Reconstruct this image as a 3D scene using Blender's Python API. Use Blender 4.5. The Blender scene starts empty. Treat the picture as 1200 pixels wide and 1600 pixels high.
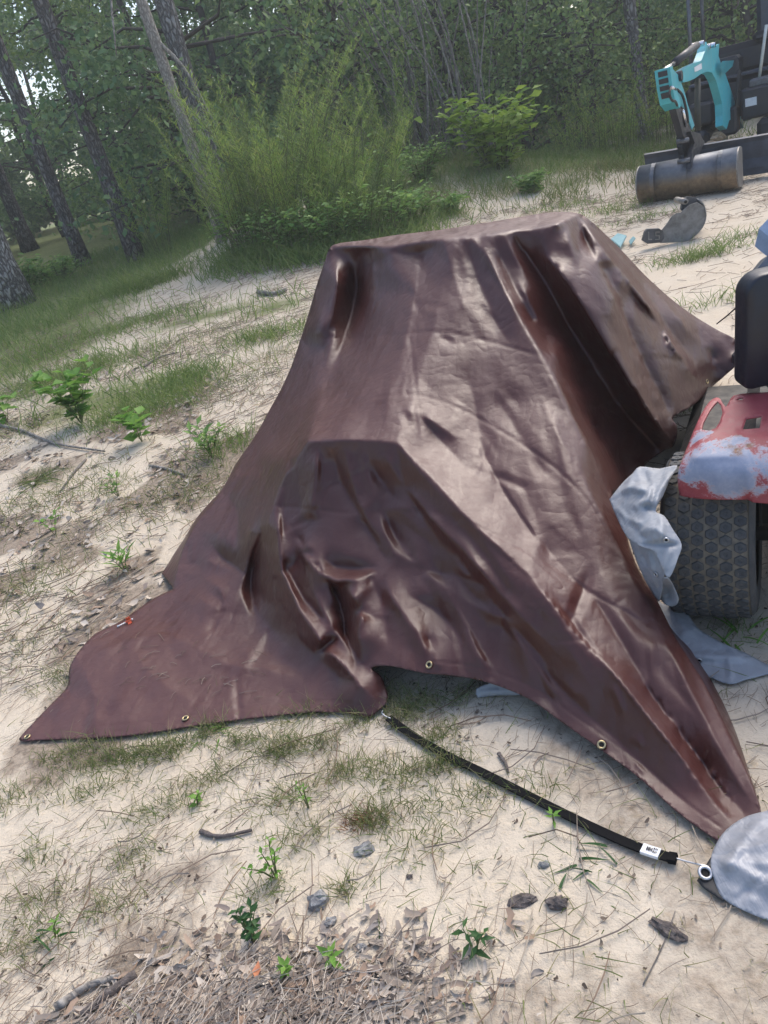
import bpy, math, random
import numpy as np
from mathutils import Vector, Matrix
from mathutils.geometry import delaunay_2d_cdt
random.seed(7); rng = np.random.default_rng(7)
scene = bpy.context.scene
COL = scene.collection

# ------------------------------------------------------------------ camera
EYE = np.array([0., 0., 1.6]); FPX = 1200.0                 # focal length in pixels of the 1200 x 1600 photograph
PITCH, ROLL = math.radians(25.5), math.radians(15.0)
_f = np.array([0, math.cos(PITCH), -math.sin(PITCH)])
_r0 = np.array([1., 0, 0]); _u0 = np.array([0, math.sin(PITCH), math.cos(PITCH)])
AX_R = math.cos(ROLL) * _r0 - math.sin(ROLL) * _u0
AX_U = math.sin(ROLL) * _r0 + math.cos(ROLL) * _u0
AX_F = _f
cd = bpy.data.cameras.new('camera'); cam = bpy.data.objects.new('camera', cd); COL.objects.link(cam)
cd.sensor_fit = 'VERTICAL'; cd.sensor_height = 36.0; cd.lens = 36.0 * FPX / 1600.0
cd.clip_start = 0.05; cd.clip_end = 600.0
m4 = Matrix.Identity(4)
for i in range(3):
    m4[i][0] = AX_R[i]; m4[i][1] = AX_U[i]; m4[i][2] = -AX_F[i]; m4[i][3] = EYE[i]
cam.matrix_world = m4
scene.camera = cam

# ------------------------------------------------------------------ world, sun, exposure
SUN_ELEV, SUN_AZ = math.radians(50), math.radians(38)       # azimuth clockwise from +Y (the viewing direction)
w = bpy.data.worlds.new('World'); scene.world = w; w.use_nodes = True
wn = w.node_tree; wn.nodes.clear()
sky = wn.nodes.new('ShaderNodeTexSky'); sky.sky_type = 'NISHITA'; sky.sun_disc = False
sky.sun_elevation = SUN_ELEV; sky.sun_rotation = SUN_AZ; sky.air_density = 1.0; sky.dust_density = 3.0; sky.ozone_density = 1.0
bg = wn.nodes.new('ShaderNodeBackground'); bg.inputs[1].default_value = 0.15
wo = wn.nodes.new('ShaderNodeOutputWorld')
wn.links.new(sky.outputs[0], bg.inputs[0]); wn.links.new(bg.outputs[0], wo.inputs[0])
sd = bpy.data.lights.new('sun', 'SUN'); sun = bpy.data.objects.new('sun', sd); COL.objects.link(sun)
sd.energy = 1.15; sd.angle = math.radians(40); sd.color = (1.0, 0.95, 0.87)
sdir = Vector((math.sin(SUN_AZ) * math.cos(SUN_ELEV), math.cos(SUN_AZ) * math.cos(SUN_ELEV), math.sin(SUN_ELEV)))
sun.rotation_euler = sdir.to_track_quat('Z', 'Y').to_euler()
sun.location = (6, 4, 12)
scene.view_settings.view_transform = 'Standard'; scene.view_settings.look = 'None'
scene.view_settings.gamma = 1.0; scene.view_settings.use_curve_mapping = False
scene.view_settings.exposure = 1.08
scene.render.engine = 'CYCLES'
scene.cycles.max_bounces = 5; scene.cycles.diffuse_bounces = 3; scene.cycles.glossy_bounces = 2; scene.cycles.transmission_bounces = 3
scene.cycles.caustics_reflective = False; scene.cycles.caustics_refractive = False

# ------------------------------------------------------------------ noise, terrain, rays
def _hash(ix, iy, s):
    h = np.sin(ix * 127.1 + iy * 311.7 + s * 74.7) * 43758.5453
    return h - np.floor(h)
def vnoise(x, y, s=0):
    x = np.asarray(x, float); y = np.asarray(y, float)
    ix = np.floor(x); iy = np.floor(y); fx = x - ix; fy = y - iy
    fx = fx * fx * (3 - 2 * fx); fy = fy * fy * (3 - 2 * fy)
    a = _hash(ix, iy, s); b = _hash(ix + 1, iy, s); c = _hash(ix, iy + 1, s); d = _hash(ix + 1, iy + 1, s)
    return (a * (1 - fx) + b * fx) * (1 - fy) + (c * (1 - fx) + d * fx) * fy
def fbm(x, y, s=0, o=4):
    v = 0; a = 0.5
    for k in range(o):
        v = v + a * vnoise(x * 2 ** k, y * 2 ** k, s + k); a *= 0.5
    return v
def sstep(a, b, x):
    t = np.clip((np.asarray(x, float) - a) / (b - a), 0, 1); return t * t * (3 - 2 * t)
def terrain(x, y):
    x = np.asarray(x, float); y = np.asarray(y, float)
    s = 0.025 + 0.065 * sstep(5.5, -1.0, x)
    q = np.logaddexp(0, (y - 4.6) / 0.7) * 0.7
    z = 1.45 * (1 - np.exp(-s * q / 1.45))
    z = z + 0.55 * np.exp(-((x - 2.3) / 2.6) ** 2 - ((y - 13.6) / 2.2) ** 2)          # earth bank behind the tarp
    z = z + 0.35 * np.exp(-((x + 0.4) / 1.3) ** 2 - ((y - 12.2) / 1.8) ** 2)
    amp = 0.018 + 0.05 * sstep(5, 14, y)
    z = z + amp * (fbm(x * 1.7, y * 1.7, 3) - 0.47) + 0.010 * (fbm(x * 9, y * 9, 9, 3) - 0.44)
    z = z + 0.05 * np.exp(-((x + 0.62) / 0.38) ** 2 - ((y - 1.02) / 0.22) ** 2)       # heap of wood chips in front
    return z
def ray(px, py):
    px = np.asarray(px, float)[..., None]; py = np.asarray(py, float)[..., None]
    return (px - 600) / FPX * AX_R - (py - 800) / FPX * AX_U + AX_F
def at(px, py, z=0.0):                                       # point seen at a pixel, at height z
    d = ray(px, py); t = (np.asarray(z, float) - EYE[2]) / d[..., 2]
    return EYE + d * t[..., None]
def atw(px, py, wd):                                         # point seen at a pixel, at depth wd
    return EYE + ray(px, py) * np.asarray(wd, float)[..., None]
def depth(P): return (np.asarray(P) - EYE) @ AX_F
def proj(P):
    q = np.asarray(P, float) - EYE; wd = q @ AX_F
    return 600 + FPX * (q @ AX_R) / wd, 800 - FPX * (q @ AX_U) / wd
def hit(px, py):                                             # where the ray meets the ground
    d = ray(px, py); t = np.full(d.shape[:-1], 0.5); lo = t.copy(); done = np.zeros(d.shape[:-1], bool)
    below = lambda q: (lambda p: p[..., 2] <= terrain(p[..., 0], p[..., 1]))(EYE + d * q[..., None])
    for _ in range(160):
        done = done | below(t) | (t > 45)
        if done.all(): break
        lo = np.where(done, lo, t); t = np.where(done, t, t * 1.03 + 0.01)
    hi = t.copy()
    for _ in range(16):
        m = (lo + hi) / 2; k = below(m); hi = np.where(k, m, hi); lo = np.where(k, lo, m)
    p = EYE + d * hi[..., None]; p[..., 2] = terrain(p[..., 0], p[..., 1])
    return p
def on(x, y, dz=0.0):
    return np.array([x, y, float(terrain(x, y)) + dz])

# ------------------------------------------------------------------ objects and tags
def tag(o, label=None, cat=None, group=None, kind=None):
    if label: o['label'] = label
    if cat: o['category'] = cat
    if group: o['group'] = group
    if kind: o['kind'] = kind
    return o
def empty(name, loc=(0, 0, 0)):
    o = bpy.data.objects.new(name, None); COL.objects.link(o); o.location = loc; o.empty_display_size = 0.05
    return o
def mkmesh(name, V, F, smooth=False):
    me = bpy.data.meshes.new(name)
    V = np.asarray(V, np.float32).reshape(-1, 3)
    Fs = F if isinstance(F, list) else [F]
    if Fs and not isinstance(Fs[0], np.ndarray):
        me.from_pydata([tuple(map(float, v)) for v in V], [], [tuple(int(i) for i in f) for f in Fs])
    else:
        me.vertices.add(len(V)); me.vertices.foreach_set('co', V.ravel())
        Fs = [f for f in Fs if len(f)]
        li = np.concatenate([f.ravel() for f in Fs]).astype(np.int32)
        cnt = np.concatenate([np.full(len(f), f.shape[1]) for f in Fs]).astype(np.int32)
        st = np.concatenate([[0], np.cumsum(cnt)[:-1]]).astype(np.int32)
        me.loops.add(len(li)); me.loops.foreach_set('vertex_index', li)
        me.polygons.add(len(cnt)); me.polygons.foreach_set('loop_start', st); me.polygons.foreach_set('loop_total', cnt)
    me.update(calc_edges=True)
    if smooth: me.polygons.foreach_set('use_smooth', np.ones(len(me.polygons), bool))
    return me
def mk(name, V, F, mat, parent=None, smooth=False, loc=None):
    V = np.asarray(V, float).reshape(-1, 3)
    if loc is not None: V = V - np.asarray(loc, float)
    me = mkmesh(name, V, F, smooth)
    o = bpy.data.objects.new(name, me); COL.objects.link(o)
    if mat: me.materials.append(mat)
    if loc is not None: o.location = loc
    if parent is not None:
        o.parent = parent
        P = parent.location.copy(); q = parent.parent
        while q is not None: P += q.location; q = q.parent
        o.location = Vector(o.location) - P
    return o
class B:                                                     # collects shapes for one mesh
    def __init__(s): s.V = []; s.F = []
    def add(s, V, F):
        n = len(s.V); s.V += [tuple(map(float, v)) for v in V]; s.F += [tuple(int(i) + n for i in f) for f in F]; return s
    def obox(s, c, ex, ey, ez, bev=0.0):                     # box from a centre and three half-axes, edges chamfered
        c, ex, ey, ez = (np.asarray(q, float) for q in (c, ex, ey, ez))
        if bev <= 0:
            V = [c + i * ex + j * ey + k * ez for k in (-1, 1) for j in (-1, 1) for i in (-1, 1)]
            return s.add(V, [(0, 2, 3, 1), (4, 5, 7, 6), (0, 1, 5, 4), (2, 6, 7, 3), (0, 4, 6, 2), (1, 3, 7, 5)])
        A = [ex, ey, ez]; L = [np.linalg.norm(a) for a in A]
        V = []; idx = {}
        for i in (-1, 1):
            for j in (-1, 1):
                for k in (-1, 1):
                    for ax in range(3):
                        sc = [1 - bev / L[q] if q != ax else 1 for q in range(3)]
                        idx[(i, j, k, ax)] = len(V)
                        V.append(c + i * ex * sc[0] + j * ey * sc[1] + k * ez * sc[2])
        F = []
        for ax in range(3):
            o1, o2 = [q for q in range(3) if q != ax]
            for sg in (-1, 1):
                ring = []
                for a, b in ((-1, -1), (1, -1), (1, 1), (-1, 1)):
                    kk = [0, 0, 0]; kk[ax] = sg; kk[o1] = a; kk[o2] = b; ring.append(idx[(*kk, ax)])
                F.append(tuple(ring))
        for ax in range(3):                                  # edges along ax
            o1, o2 = [q for q in range(3) if q != ax]
            for a in (-1, 1):
                for b in (-1, 1):
                    r = []
                    for e, f in ((-1, o1), (1, o1), (1, o2), (-1, o2)):
                        kk = [0, 0, 0]; kk[ax] = e; kk[o1] = a; kk[o2] = b; r.append(idx[(*kk, f)])
                    F.append(tuple(r))
        for i in (-1, 1):
            for j in (-1, 1):
                for k in (-1, 1): F.append(tuple(idx[(i, j, k, ax)] for ax in range(3)))
        return s.add(V, F)
    def prism(s, pts, d):                                    # planar outline (3D points) extruded by vector d
        pts = np.asarray(pts, float); d = np.asarray(d, float); n = len(pts)
        V = np.vstack([pts, pts + d])
        return s.add(V, [tuple(range(n))[::-1], tuple(range(n, 2 * n))] + [(i, (i + 1) % n, n + (i + 1) % n, n + i) for i in range(n)])
    def tube(s, pts, rad, n=8, cap=True):
        V, F = tube_vf(pts, rad, n, cap); return s.add(V, F)
    def build(s, name, mat, parent=None, smooth=False, loc=None):
        return mk(name, s.V, s.F, mat, parent, smooth, loc)
def tube_vf(pts, rad, n=8, cap=True):
    pts = np.asarray(pts, float); m = len(pts); rad = np.broadcast_to(np.asarray(rad, float), (m,))
    T = np.gradient(pts, axis=0); T /= np.linalg.norm(T, axis=1)[:, None] + 1e-12
    up = np.array([0, 0, 1.]) if abs(T[0][2]) < 0.9 else np.array([1., 0, 0])
    N = np.empty_like(pts); q = np.cross(T[0], up)
    for i in range(m):
        q = q - T[i] * (q @ T[i]); q = q / (math.sqrt(q @ q) + 1e-12); N[i] = q
    Bn = np.cross(T, N); a = 2 * math.pi * np.arange(n) / n
    V = (pts[:, None] + rad[:, None, None] * (np.cos(a)[None, :, None] * N[:, None] + np.sin(a)[None, :, None] * Bn[:, None])).reshape(-1, 3)
    F = [(i * n + k, i * n + (k + 1) % n, (i + 1) * n + (k + 1) % n, (i + 1) * n + k) for i in range(m - 1) for k in range(n)]
    if cap: F += [tuple(range(n))[::-1], tuple((m - 1) * n + k for k in range(n))]
    return V, F
def smooth_curve(P, n):                                      # Catmull-Rom through the points, n samples
    P = np.asarray(P, float)
    if len(P) == 2: return P[0] + (P[1] - P[0]) * np.linspace(0, 1, n)[:, None]
    Q = np.vstack([2 * P[0] - P[1], P, 2 * P[-1] - P[-2]])
    t = np.linspace(0, len(P) - 1 - 1e-9, n); i = t.astype(int); u = (t - i)[:, None]
    a, b, c, d = Q[i], Q[i + 1], Q[i + 2], Q[i + 3]
    return 0.5 * (2 * b + (c - a) * u + (2 * a - 5 * b + 4 * c - d) * u ** 2 + (3 * b - a - 3 * c + d) * u ** 3)
def unit(v): v = np.asarray(v, float); return v / (np.linalg.norm(v) + 1e-12)

# ------------------------------------------------------------------ materials
class NT:
    def __init__(s, name):
        s.m = bpy.data.materials.new(name); s.m.use_nodes = True; s.t = s.m.node_tree; s.t.nodes.clear()
        s.out = s.n('ShaderNodeOutputMaterial'); s.bs = s.n('ShaderNodeBsdfPrincipled'); s.l(s.bs.outputs[0], s.out.inputs[0])
    def n(s, k, **kw):
        q = s.t.nodes.new(k)
        for a, b in kw.items(): setattr(q, a, b)
        return q
    def l(s, a, b): s.t.links.new(a, b)
    def pos(s, scale=(1, 1, 1), rot=(0, 0, 0), obj=False):
        mp = s.n('ShaderNodeMapping'); mp.inputs['Scale'].default_value = scale; mp.inputs['Rotation'].default_value = rot
        if obj: s.l(s.n('ShaderNodeTexCoord').outputs['Object'], mp.inputs[0])
        else: s.l(s.n('ShaderNodeNewGeometry').outputs['Position'], mp.inputs[0])
        return mp.outputs[0]
    def noise(s, vec, scale, detail=4, rough=0.6, dist=0.0):
        q = s.n('ShaderNodeTexNoise'); q.inputs['Scale'].default_value = scale; q.inputs['Detail'].default_value = detail
        q.inputs['Roughness'].default_value = rough; q.inputs['Distortion'].default_value = dist
        s.l(vec, q.inputs['Vector']); return q.outputs['Fac']
    def ramp(s, fac, stops):
        q = s.n('ShaderNodeValToRGB'); e = q.color_ramp.elements
        while len(e) < len(stops): e.new(0.5)
        for i, (p, c) in enumerate(stops):
            e[i].position = p; e[i].color = (*c, 1) if len(c) == 3 else c
        s.l(fac, q.inputs[0]); return q.outputs[0]
    def f(s, fac, a, b, lo=0.0, hi=1.0):                     # map range, clamped
        q = s.n('ShaderNodeMapRange'); q.inputs[1].default_value = a; q.inputs[2].default_value = b
        q.inputs[3].default_value = lo; q.inputs[4].default_value = hi; s.l(fac, q.inputs[0]); return q.outputs[0]
    def mix(s, fac, a, b, mode='MIX'):
        q = s.n('ShaderNodeMix', data_type='RGBA', blend_type=mode)
        for k, v in ((0, fac), (6, a), (7, b)):
            if isinstance(v, (int, float)): q.inputs[k].default_value = v
            elif isinstance(v, tuple): q.inputs[k].default_value = (*v, 1)
            else: s.l(v, q.inputs[k])
        return q.outputs[2]
    def math(s, op, a, b=None):
        q = s.n('ShaderNodeMath', operation=op)
        for k, v in ((0, a), (1, b)):
            if v is None: continue
            if isinstance(v, (int, float)): q.inputs[k].default_value = v
            else: s.l(v, q.inputs[k])
        return q.outputs[0]
    def bump(s, h, strength=0.3, dist=0.01, prev=None):
        q = s.n('ShaderNodeBump'); q.inputs['Strength'].default_value = strength; q.inputs['Distance'].default_value = dist
        s.l(h, q.inputs['Height'])
        if prev is not None: s.l(prev, q.inputs['Normal'])
        s.l(q.outputs[0], s.bs.inputs['Normal']); return q.outputs[0]
    def set(s, **kw):
        for a, b in kw.items():
            k = a.replace('_', ' ')
            i = s.bs.inputs[k]
            if isinstance(b, (int, float)): i.default_value = b
            elif isinstance(b, tuple): i.default_value = (*b, 1)
            else: s.l(b, i)
        return s
def simple(name, c1, c2=None, rough=0.6, metal=0.0, scale=20, bump=0.0, spec=0.5, obj=False):
    t = NT(name); c2 = c2 or tuple(x * 0.7 for x in c1)
    p = t.pos(obj=obj); nz = t.noise(p, scale, 5, 0.65)
    t.set(Base_Color=t.ramp(nz, [(0.35, c2), (0.65, c1)]), Roughness=t.f(nz, 0.3, 0.7, max(rough - 0.12, 0.05), min(rough + 0.12, 1)), Metallic=metal)
    t.bs.inputs['Specular IOR Level'].default_value = spec
    if bump: t.bump(t.noise(p, scale * 3, 4), bump, 0.004)
    return t.m
def leafmat(name, cols, trans=0.35, rough=0.55, patch=1.2):
    t = NT(name); g = t.n('ShaderNodeNewGeometry')
    rp = t.ramp(g.outputs['Random Per Island'], [(i / (len(cols) - 1), c) for i, c in enumerate(cols)])
    nz = t.noise(t.pos(), patch, 3)
    col = t.mix(t.f(nz, 0.35, 0.7), rp, t.mix(0.55, rp, cols[0]))
    t.set(Base_Color=col, Roughness=rough); t.bs.inputs['Specular IOR Level'].default_value = 0.3
    tr = t.n('ShaderNodeBsdfTranslucent'); t.l(col, tr.inputs[0])
    mx = t.n('ShaderNodeMixShader'); mx.inputs[0].default_value = trans
    t.l(t.bs.outputs[0], mx.inputs[1]); t.l(tr.outputs[0], mx.inputs[2]); t.l(mx.outputs[0], t.out.inputs[0])
    return t.m
# ------------------------------------------------------------------ ground sheet
def axis(a, b, fine0, fine1, step, grow):
    pts = list(np.arange(fine0, fine1, step)); d = step; x = pts[-1]
    while x < b: d *= grow; x += d; pts.append(x)
    d = step; x = fine0; lo = []
    while x > a: d *= grow; x -= d; lo.append(x)
    return np.array(lo[::-1] + pts)
GX = axis(-60, 60, -1.9, 2.2, 0.022, 1.045); GY = axis(-14, 75, 0.5, 4.2, 0.022, 1.04)
gx, gy = np.meshgrid(GX, GY); gz = terrain(gx, gy)
nx_, ny_ = len(GX), len(GY)
ii = (np.arange(ny_ - 1)[:, None] * nx_ + np.arange(nx_ - 1)[None, :]).ravel()
GF = np.stack([ii, ii + 1, ii + nx_ + 1, ii + nx_], 1)
# cover maps in plan: how much green ground cover, how much brown litter lies on the sand
def gblob(x, y, cx, cy, rx, ry, rot=0.0):
    c, s = math.cos(rot), math.sin(rot); dx = x - cx; dy = y - cy
    return np.exp(-((dx * c + dy * s) / rx) ** 2 - ((-dx * s + dy * c) / ry) ** 2)
def green_cover(x, y):
    n = fbm(x * 0.9, y * 0.9, 21)
    g = sstep(-1.0, -4.0, x + 0.10 * (y - 9) + 1.6 * (n - 0.5)) * sstep(6.5, 9.5, y)
    g = np.maximum(g, sstep(10.5, 13.0, y + 2.5 * (n - 0.5) - 0.0 * x) * sstep(9, 4, x))
    g = np.maximum(g, sstep(17, 19, y))
    for b in ((-2.1, 6.6, .9, .6), (-2.9, 7.6, 1.1, .6), (-3.4, 5.6, .8, .7), (-1.4, 8.6, .9, .3), (-0.55, 8.2, .5, .35)):
        g = np.maximum(g, 0.75 * gblob(x, y, *b) * sstep(0.25, 0.55, n))
    g = g * (1 - .95 * gblob(x, y, *RUT[:2], .28, 1.3, -.25))
    return np.clip(g, 0, 1)
RUT = hit(np.array([325.]), np.array([405.]))[0]
def litter_cover(x, y):
    n = fbm(x * 2.3 + 7, y * 2.3, 33)
    l = (0.55 + .25 * sstep(.2, -.8, x)) * sstep(0.38, 0.60, n) * sstep(9, 5, y) * sstep(2.5, 0.3, x)
    l = np.maximum(l, gblob(x, y, -0.66, 1.0, .32, .16)); l = np.maximum(l, 0.8 * gblob(x, y, -2.9, 5.2, 1.0, .7) * sstep(.3, .55, n))
    l = np.maximum(l, 0.6 * gblob(x, y, -1.3, 2.0, .5, .35) * sstep(.35, .55, n))
    l = np.maximum(l, 0.8 * sstep(12.5, 15.5, y) * sstep(.3, .5, n))
    return np.clip(l, 0, 1)
ground = mk('ground', np.stack([gx, gy, gz], -1).reshape(-1, 3), [GF], None, smooth=True)
tag(ground, kind='structure')
ca = ground.data.color_attributes.new('cover', 'FLOAT_COLOR', 'POINT')
cv = np.zeros((gx.size, 4), np.float32); cv[:, 0] = green_cover(gx, gy).ravel(); cv[:, 1] = litter_cover(gx, gy).ravel(); cv[:, 3] = 1
ca.data.foreach_set('color', cv.ravel())
t = NT('sandy_ground'); p = t.pos()
at_n = t.n('ShaderNodeVertexColor', layer_name='cover'); sp = t.n('ShaderNodeSeparateColor'); t.l(at_n.outputs[0], sp.inputs[0])
n1 = t.noise(p, 1.3, 6, 0.6); n2 = t.noise(p, 14, 6, 0.7); n3 = t.noise(p, 160, 4, 0.7); n4 = t.noise(p, 48, 4, 0.65)
sand = t.ramp(n1, [(0.3, (0.48, 0.405, 0.31)), (0.48, (0.55, 0.48, 0.385)), (0.7, (0.51, 0.43, 0.33))])
sand = t.mix(t.f(n2, 0.58, 0.72), sand, (0.56, 0.45, 0.31))
sand = t.mix(t.f(n3, 0.57, 0.70, 0, 0.6), sand, (0.34, 0.27, 0.19))
sand = t.mix(t.f(n4, 0.62, 0.74, 0, 0.55), sand, (0.25, 0.19, 0.14))
lit = t.ramp(n4, [(0.3, (0.10, 0.075, 0.055)), (0.55, (0.24, 0.19, 0.145)), (0.75, (0.36, 0.30, 0.24))])
lm = t.f(t.math('ADD', sp.outputs[1], t.math('MULTIPLY', t.math('SUBTRACT', n2, 0.5), 0.9)), 0.35, 0.75, 0, 0.85)
col = t.mix(lm, sand, lit)
grn = t.ramp(n2, [(0.3, (0.085, 0.11, 0.035)), (0.55, (0.15, 0.18, 0.065)), (0.75, (0.25, 0.23, 0.12))])
gm = t.f(t.math('ADD', sp.outputs[0], t.math('MULTIPLY', t.math('SUBTRACT', n2, 0.5), 0.8)), 0.3, 0.7, 0, 0.95)
col = t.mix(gm, col, grn)
t.set(Base_Color=col, Roughness=0.95); t.bs.inputs['Specular IOR Level'].default_value = 0.15
b1 = t.bump(n2, 0.35, 0.03); b2 = t.bump(n4, 0.4, 0.012, b1); t.bump(n3, 0.35, 0.004, b2)
ground.data.materials.append(t.m)
# ------------------------------------------------------------------ the brown tarpaulin
def pz(P):                                                   # (px, py, height above ground) -> 3D
    P = np.asarray(P, float); zz = P[:, 2].copy()
    for _ in range(4):
        Q = at(P[:, 0], P[:, 1], zz); zz = P[:, 2] + terrain(Q[:, 0], Q[:, 1])
    return at(P[:, 0], P[:, 1], zz)
HEM_L = [(271,920,.05),(240,935,.03),(215,952,.03),(190,970,.03),(165,982,.04),(147,992,.05),(125,1015,.05),(109,1042,.04),(105,1072,.02),(80,1100,.015),(55,1126,.012),(30,1156,.012)]
HEM_F = [(60,1156,.012),(90,1155,.012),(150,1153,.012),(220,1147,.014),(290,1136,.016),(360,1126,.018),(420,1119,.016),(480,1113,.015),(530,1113,.014),(572,1120,.012),(590,1112,.015),(605,1094,.03),(602,1072,.05),(593,1054,.08),(580,1044,.105),
  (604,1040,.125),(640,1047,.125),(670,1053,.12),(700,1055,.115),(745,1062,.10),(790,1076,.085),(835,1097,.07),(880,1130,.055),(940,1172,.045),(1000,1216,.035),(1060,1270,.025),(1120,1313,.014),(1150,1330,.012)]
TIP = [(1187,1300,.014)]
SIL_R = [(1189,1268,.03),(1172,1220,.05),(1150,1172,.07),(1128,1125,.09),(1105,1078,.11),(1080,1035,.13),(1055,995,.15),(1030,945,.18),(1005,905,.21),(985,860,.25),(970,810,.29),(957,772,.33)]
HEM_R = [(972,764,.12),(992,745,.10),(1012,722,.10),(1038,704,.13),(1052,697,.16),(1058,680,.2),(1057,664,.24),(1052,652,.26),(1080,636,.23),(1106,612,.2),(1113,604,.2),(1135,585,.24),(1152,566,.28)]
SIL_B = [(1152,534,.34),(1120,515,.41),(1087,495,.48),(1050,468,.58),(1010,432,.70),(975,395,.83),(945,365,.95),(920,343,1.045),(905,334,1.08),(880,331,1.1),(850,333,1.11),(800,341,1.12),(740,351,1.12),(680,360,1.12),(620,367,1.12),(570,375,1.12),(530,380,1.12),(515,388,1.11)]
SIL_L = [(507,410,1.05),(495,445,.95),(482,490,.83),(468,535,.72),(452,580,.61),(430,625,.51),(405,670,.42),(378,715,.34),(350,762,.27),(320,800,.21),(297,835,.16),(283,868,.11),(276,898,.08)]
OUT = np.array(HEM_L + HEM_F + TIP + SIL_R + HEM_R + SIL_B + SIL_L, float)
INNER = np.array([
 (480,690,.63),(510,690,.64),(550,690,.64),(590,690,.635),(618,694,.61),
 (505,640,.665),(560,640,.68),(620,640,.67),(600,580,.755),(545,590,.70),(620,520,.84),(575,520,.80),(635,460,.95),(580,455,.93),(655,405,1.06),(600,390,1.10),(690,374,1.12),(540,395,1.08),
 (670,700,.58),(690,640,.655),(750,640,.62),(700,560,.77),(760,530,.79),(730,450,.95),(690,470,.925),(735,373,1.115),(780,366,1.11),(830,358,1.1),(870,350,1.1),
 (800,485,.86),(845,560,.72),(880,625,.605),(915,692,.49),(840,700,.53),(870,780,.43),(790,790,.455),(930,850,.335),(836,908,.33),(910,960,.25),(951,1047,.185),(1044,1162,.095),(1118,1255,.035),(1000,1000,.21),(1080,1120,.10),
 (700,790,.47),(760,880,.37),(820,960,.27),(900,1060,.15),(980,1150,.075),(1060,1232,.035),
 (560,720,.57),(560,760,.49),(500,760,.49),(640,780,.455),(520,830,.37),(600,850,.325),(680,880,.30),(540,900,.27),(620,950,.215),(690,960,.20),(760,980,.19),(720,1020,.15),(800,1040,.125),(870,1090,.08),(600,1010,.165),
 (455,740,.52),(432,800,.385),(425,850,.30),(440,910,.21),(470,980,.13),(510,1030,.085),(560,1080,.045),
 (390,880,.15),(400,930,.08),(420,980,.045),(460,1050,.03),(300,990,.05),(200,1040,.045),(350,1050,.035),(250,1100,.025),(150,1100,.03),(450,1090,.018),(330,930,.09),(350,850,.2),(380,800,.28),(310,890,.09),(400,750,.37),(440,680,.48),(470,620,.59),
 (500,510,.835),(518,440,1.0),(548,500,.82),(530,560,.71),(505,615,.63),
 (880,520,.68),(910,600,.50),(935,670,.33),(965,728,.17),(806,378,1.09),(863,440,.88),(920,540,.60),(975,630,.36),(1025,695,.15),
 (900,400,.96),(926,507,.73),(990,609,.44),(1048,688,.18),(960,470,.79),(1000,560,.54),(1030,620,.38),(1020,489,.62),(1061,560,.41),(1100,600,.24),(1100,540,.38)], float)
LINES = [
 [(515,388,1.11),(600,386,1.115),(690,373,1.12),(735,371,1.115),(780,366,1.11),(830,358,1.10),(870,351,1.10),(905,334,1.08)],
 [(480,689,.64),(515,688,.645),(550,688,.645),(590,689,.64),(620,692,.63)],
 [(480,689,.64),(495,645,.635),(510,600,.65),(530,555,.705),(548,500,.79),(558,450,.90),(562,412,1.02),(566,390,1.09)],
 [(480,689,.64),(462,720,.565),(444,757,.48),(430,790,.41),(420,820,.355)],
 [(620,692,.63),(690,775,.505),(760,845,.415),(836,908,.345),(951,1047,.195),(1044,1162,.10),(1118,1255,.035),(1150,1295,.02)],
 [(748,700,.545),(812,800,.425),(845,848,.372),(919,925,.27),(997,1051,.155),(1053,1130,.085),(1108,1202,.04),(1160,1268,.015)],
 [(850,620,.625),(905,740,.465),(970,872,.295),(1040,1000,.185),(1110,1132,.10),(1170,1247,.035)],
 [(735,371,1.115),(770,428,.98),(800,485,.865),(845,560,.725),(880,625,.61),(915,692,.495),(957,772,.33)],
 [(800,364,1.10),(835,410,.97),(870,460,.845),(920,545,.61),(975,632,.37),(1025,698,.14)],
 [(858,404,.995),(893,455,.865),(926,507,.735),(990,609,.46),(1050,692,.18)],
 [(905,334,1.08),(935,410,.92),(960,462,.80),(1000,560,.54),(1030,620,.375),(1054,662,.245)],
 [(905,334,1.08),(960,412,.88),(1020,489,.63),(1061,560,.425),(1104,608,.215)],
 [(655,395,1.07),(650,460,.945),(640,530,.83),(632,600,.735),(620,692,.63)],
 [(620,692,.63),(632,760,.49),(655,830,.385),(690,905,.275),(735,985,.185),(790,1076,.085)],
]
LP = []; LE = []
def near_i(p):
    for i, q in enumerate(LP):
        if abs(q[0] - p[0]) < 2 and abs(q[1] - p[1]) < 2: return i
    LP.append(p); return len(LP) - 1
for i in range(len(OUT)): LP.append(tuple(OUT[i]))
LE += [(i, (i + 1) % len(OUT)) for i in range(len(OUT))]
for L in LINES:
    idx = [near_i(p) for p in L]; LE += [(a_, b_) for a_, b_ in zip(idx[:-1], idx[1:]) if a_ != b_]
seg_a = np.array([LP[e[0]][:2] for e in LE]); seg_b = np.array([LP[e[1]][:2] for e in LE])
for q in INNER:
    d = seg_b - seg_a; tt = np.clip(((q[:2] - seg_a) * d).sum(1) / ((d ** 2).sum(1) + 1e-9), 0, 1)
    if np.sqrt((((seg_a + tt[:, None] * d) - q[:2]) ** 2).sum(1)).min() > 17: LP.append(tuple(q))
def build_cdt(P, Wd, E):
    global CV, CT, cw
    cdt = delaunay_2d_cdt([Vector((float(a_), float(b_))) for a_, b_ in P], E, [], 0, 1e-3)
    CV = np.array([(q.x, q.y) for q in cdt[0]]); CT = np.array([f for f in cdt[2] if len(f) == 3], int); cw = np.empty(len(CV))
    for i, q in enumerate(CV):
        j = ((P - q) ** 2).sum(1); k = np.argsort(j)[:3]; cw[i] = Wd[k[0]] if j[k[0]] < 1 else (Wd[k] / j[k]).sum() / (1 / j[k]).sum()
LPa = np.array(LP, float); bw = 1.0 / depth(pz(LPa)); build_cdt(LPa[:, :2], bw, LE)
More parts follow.
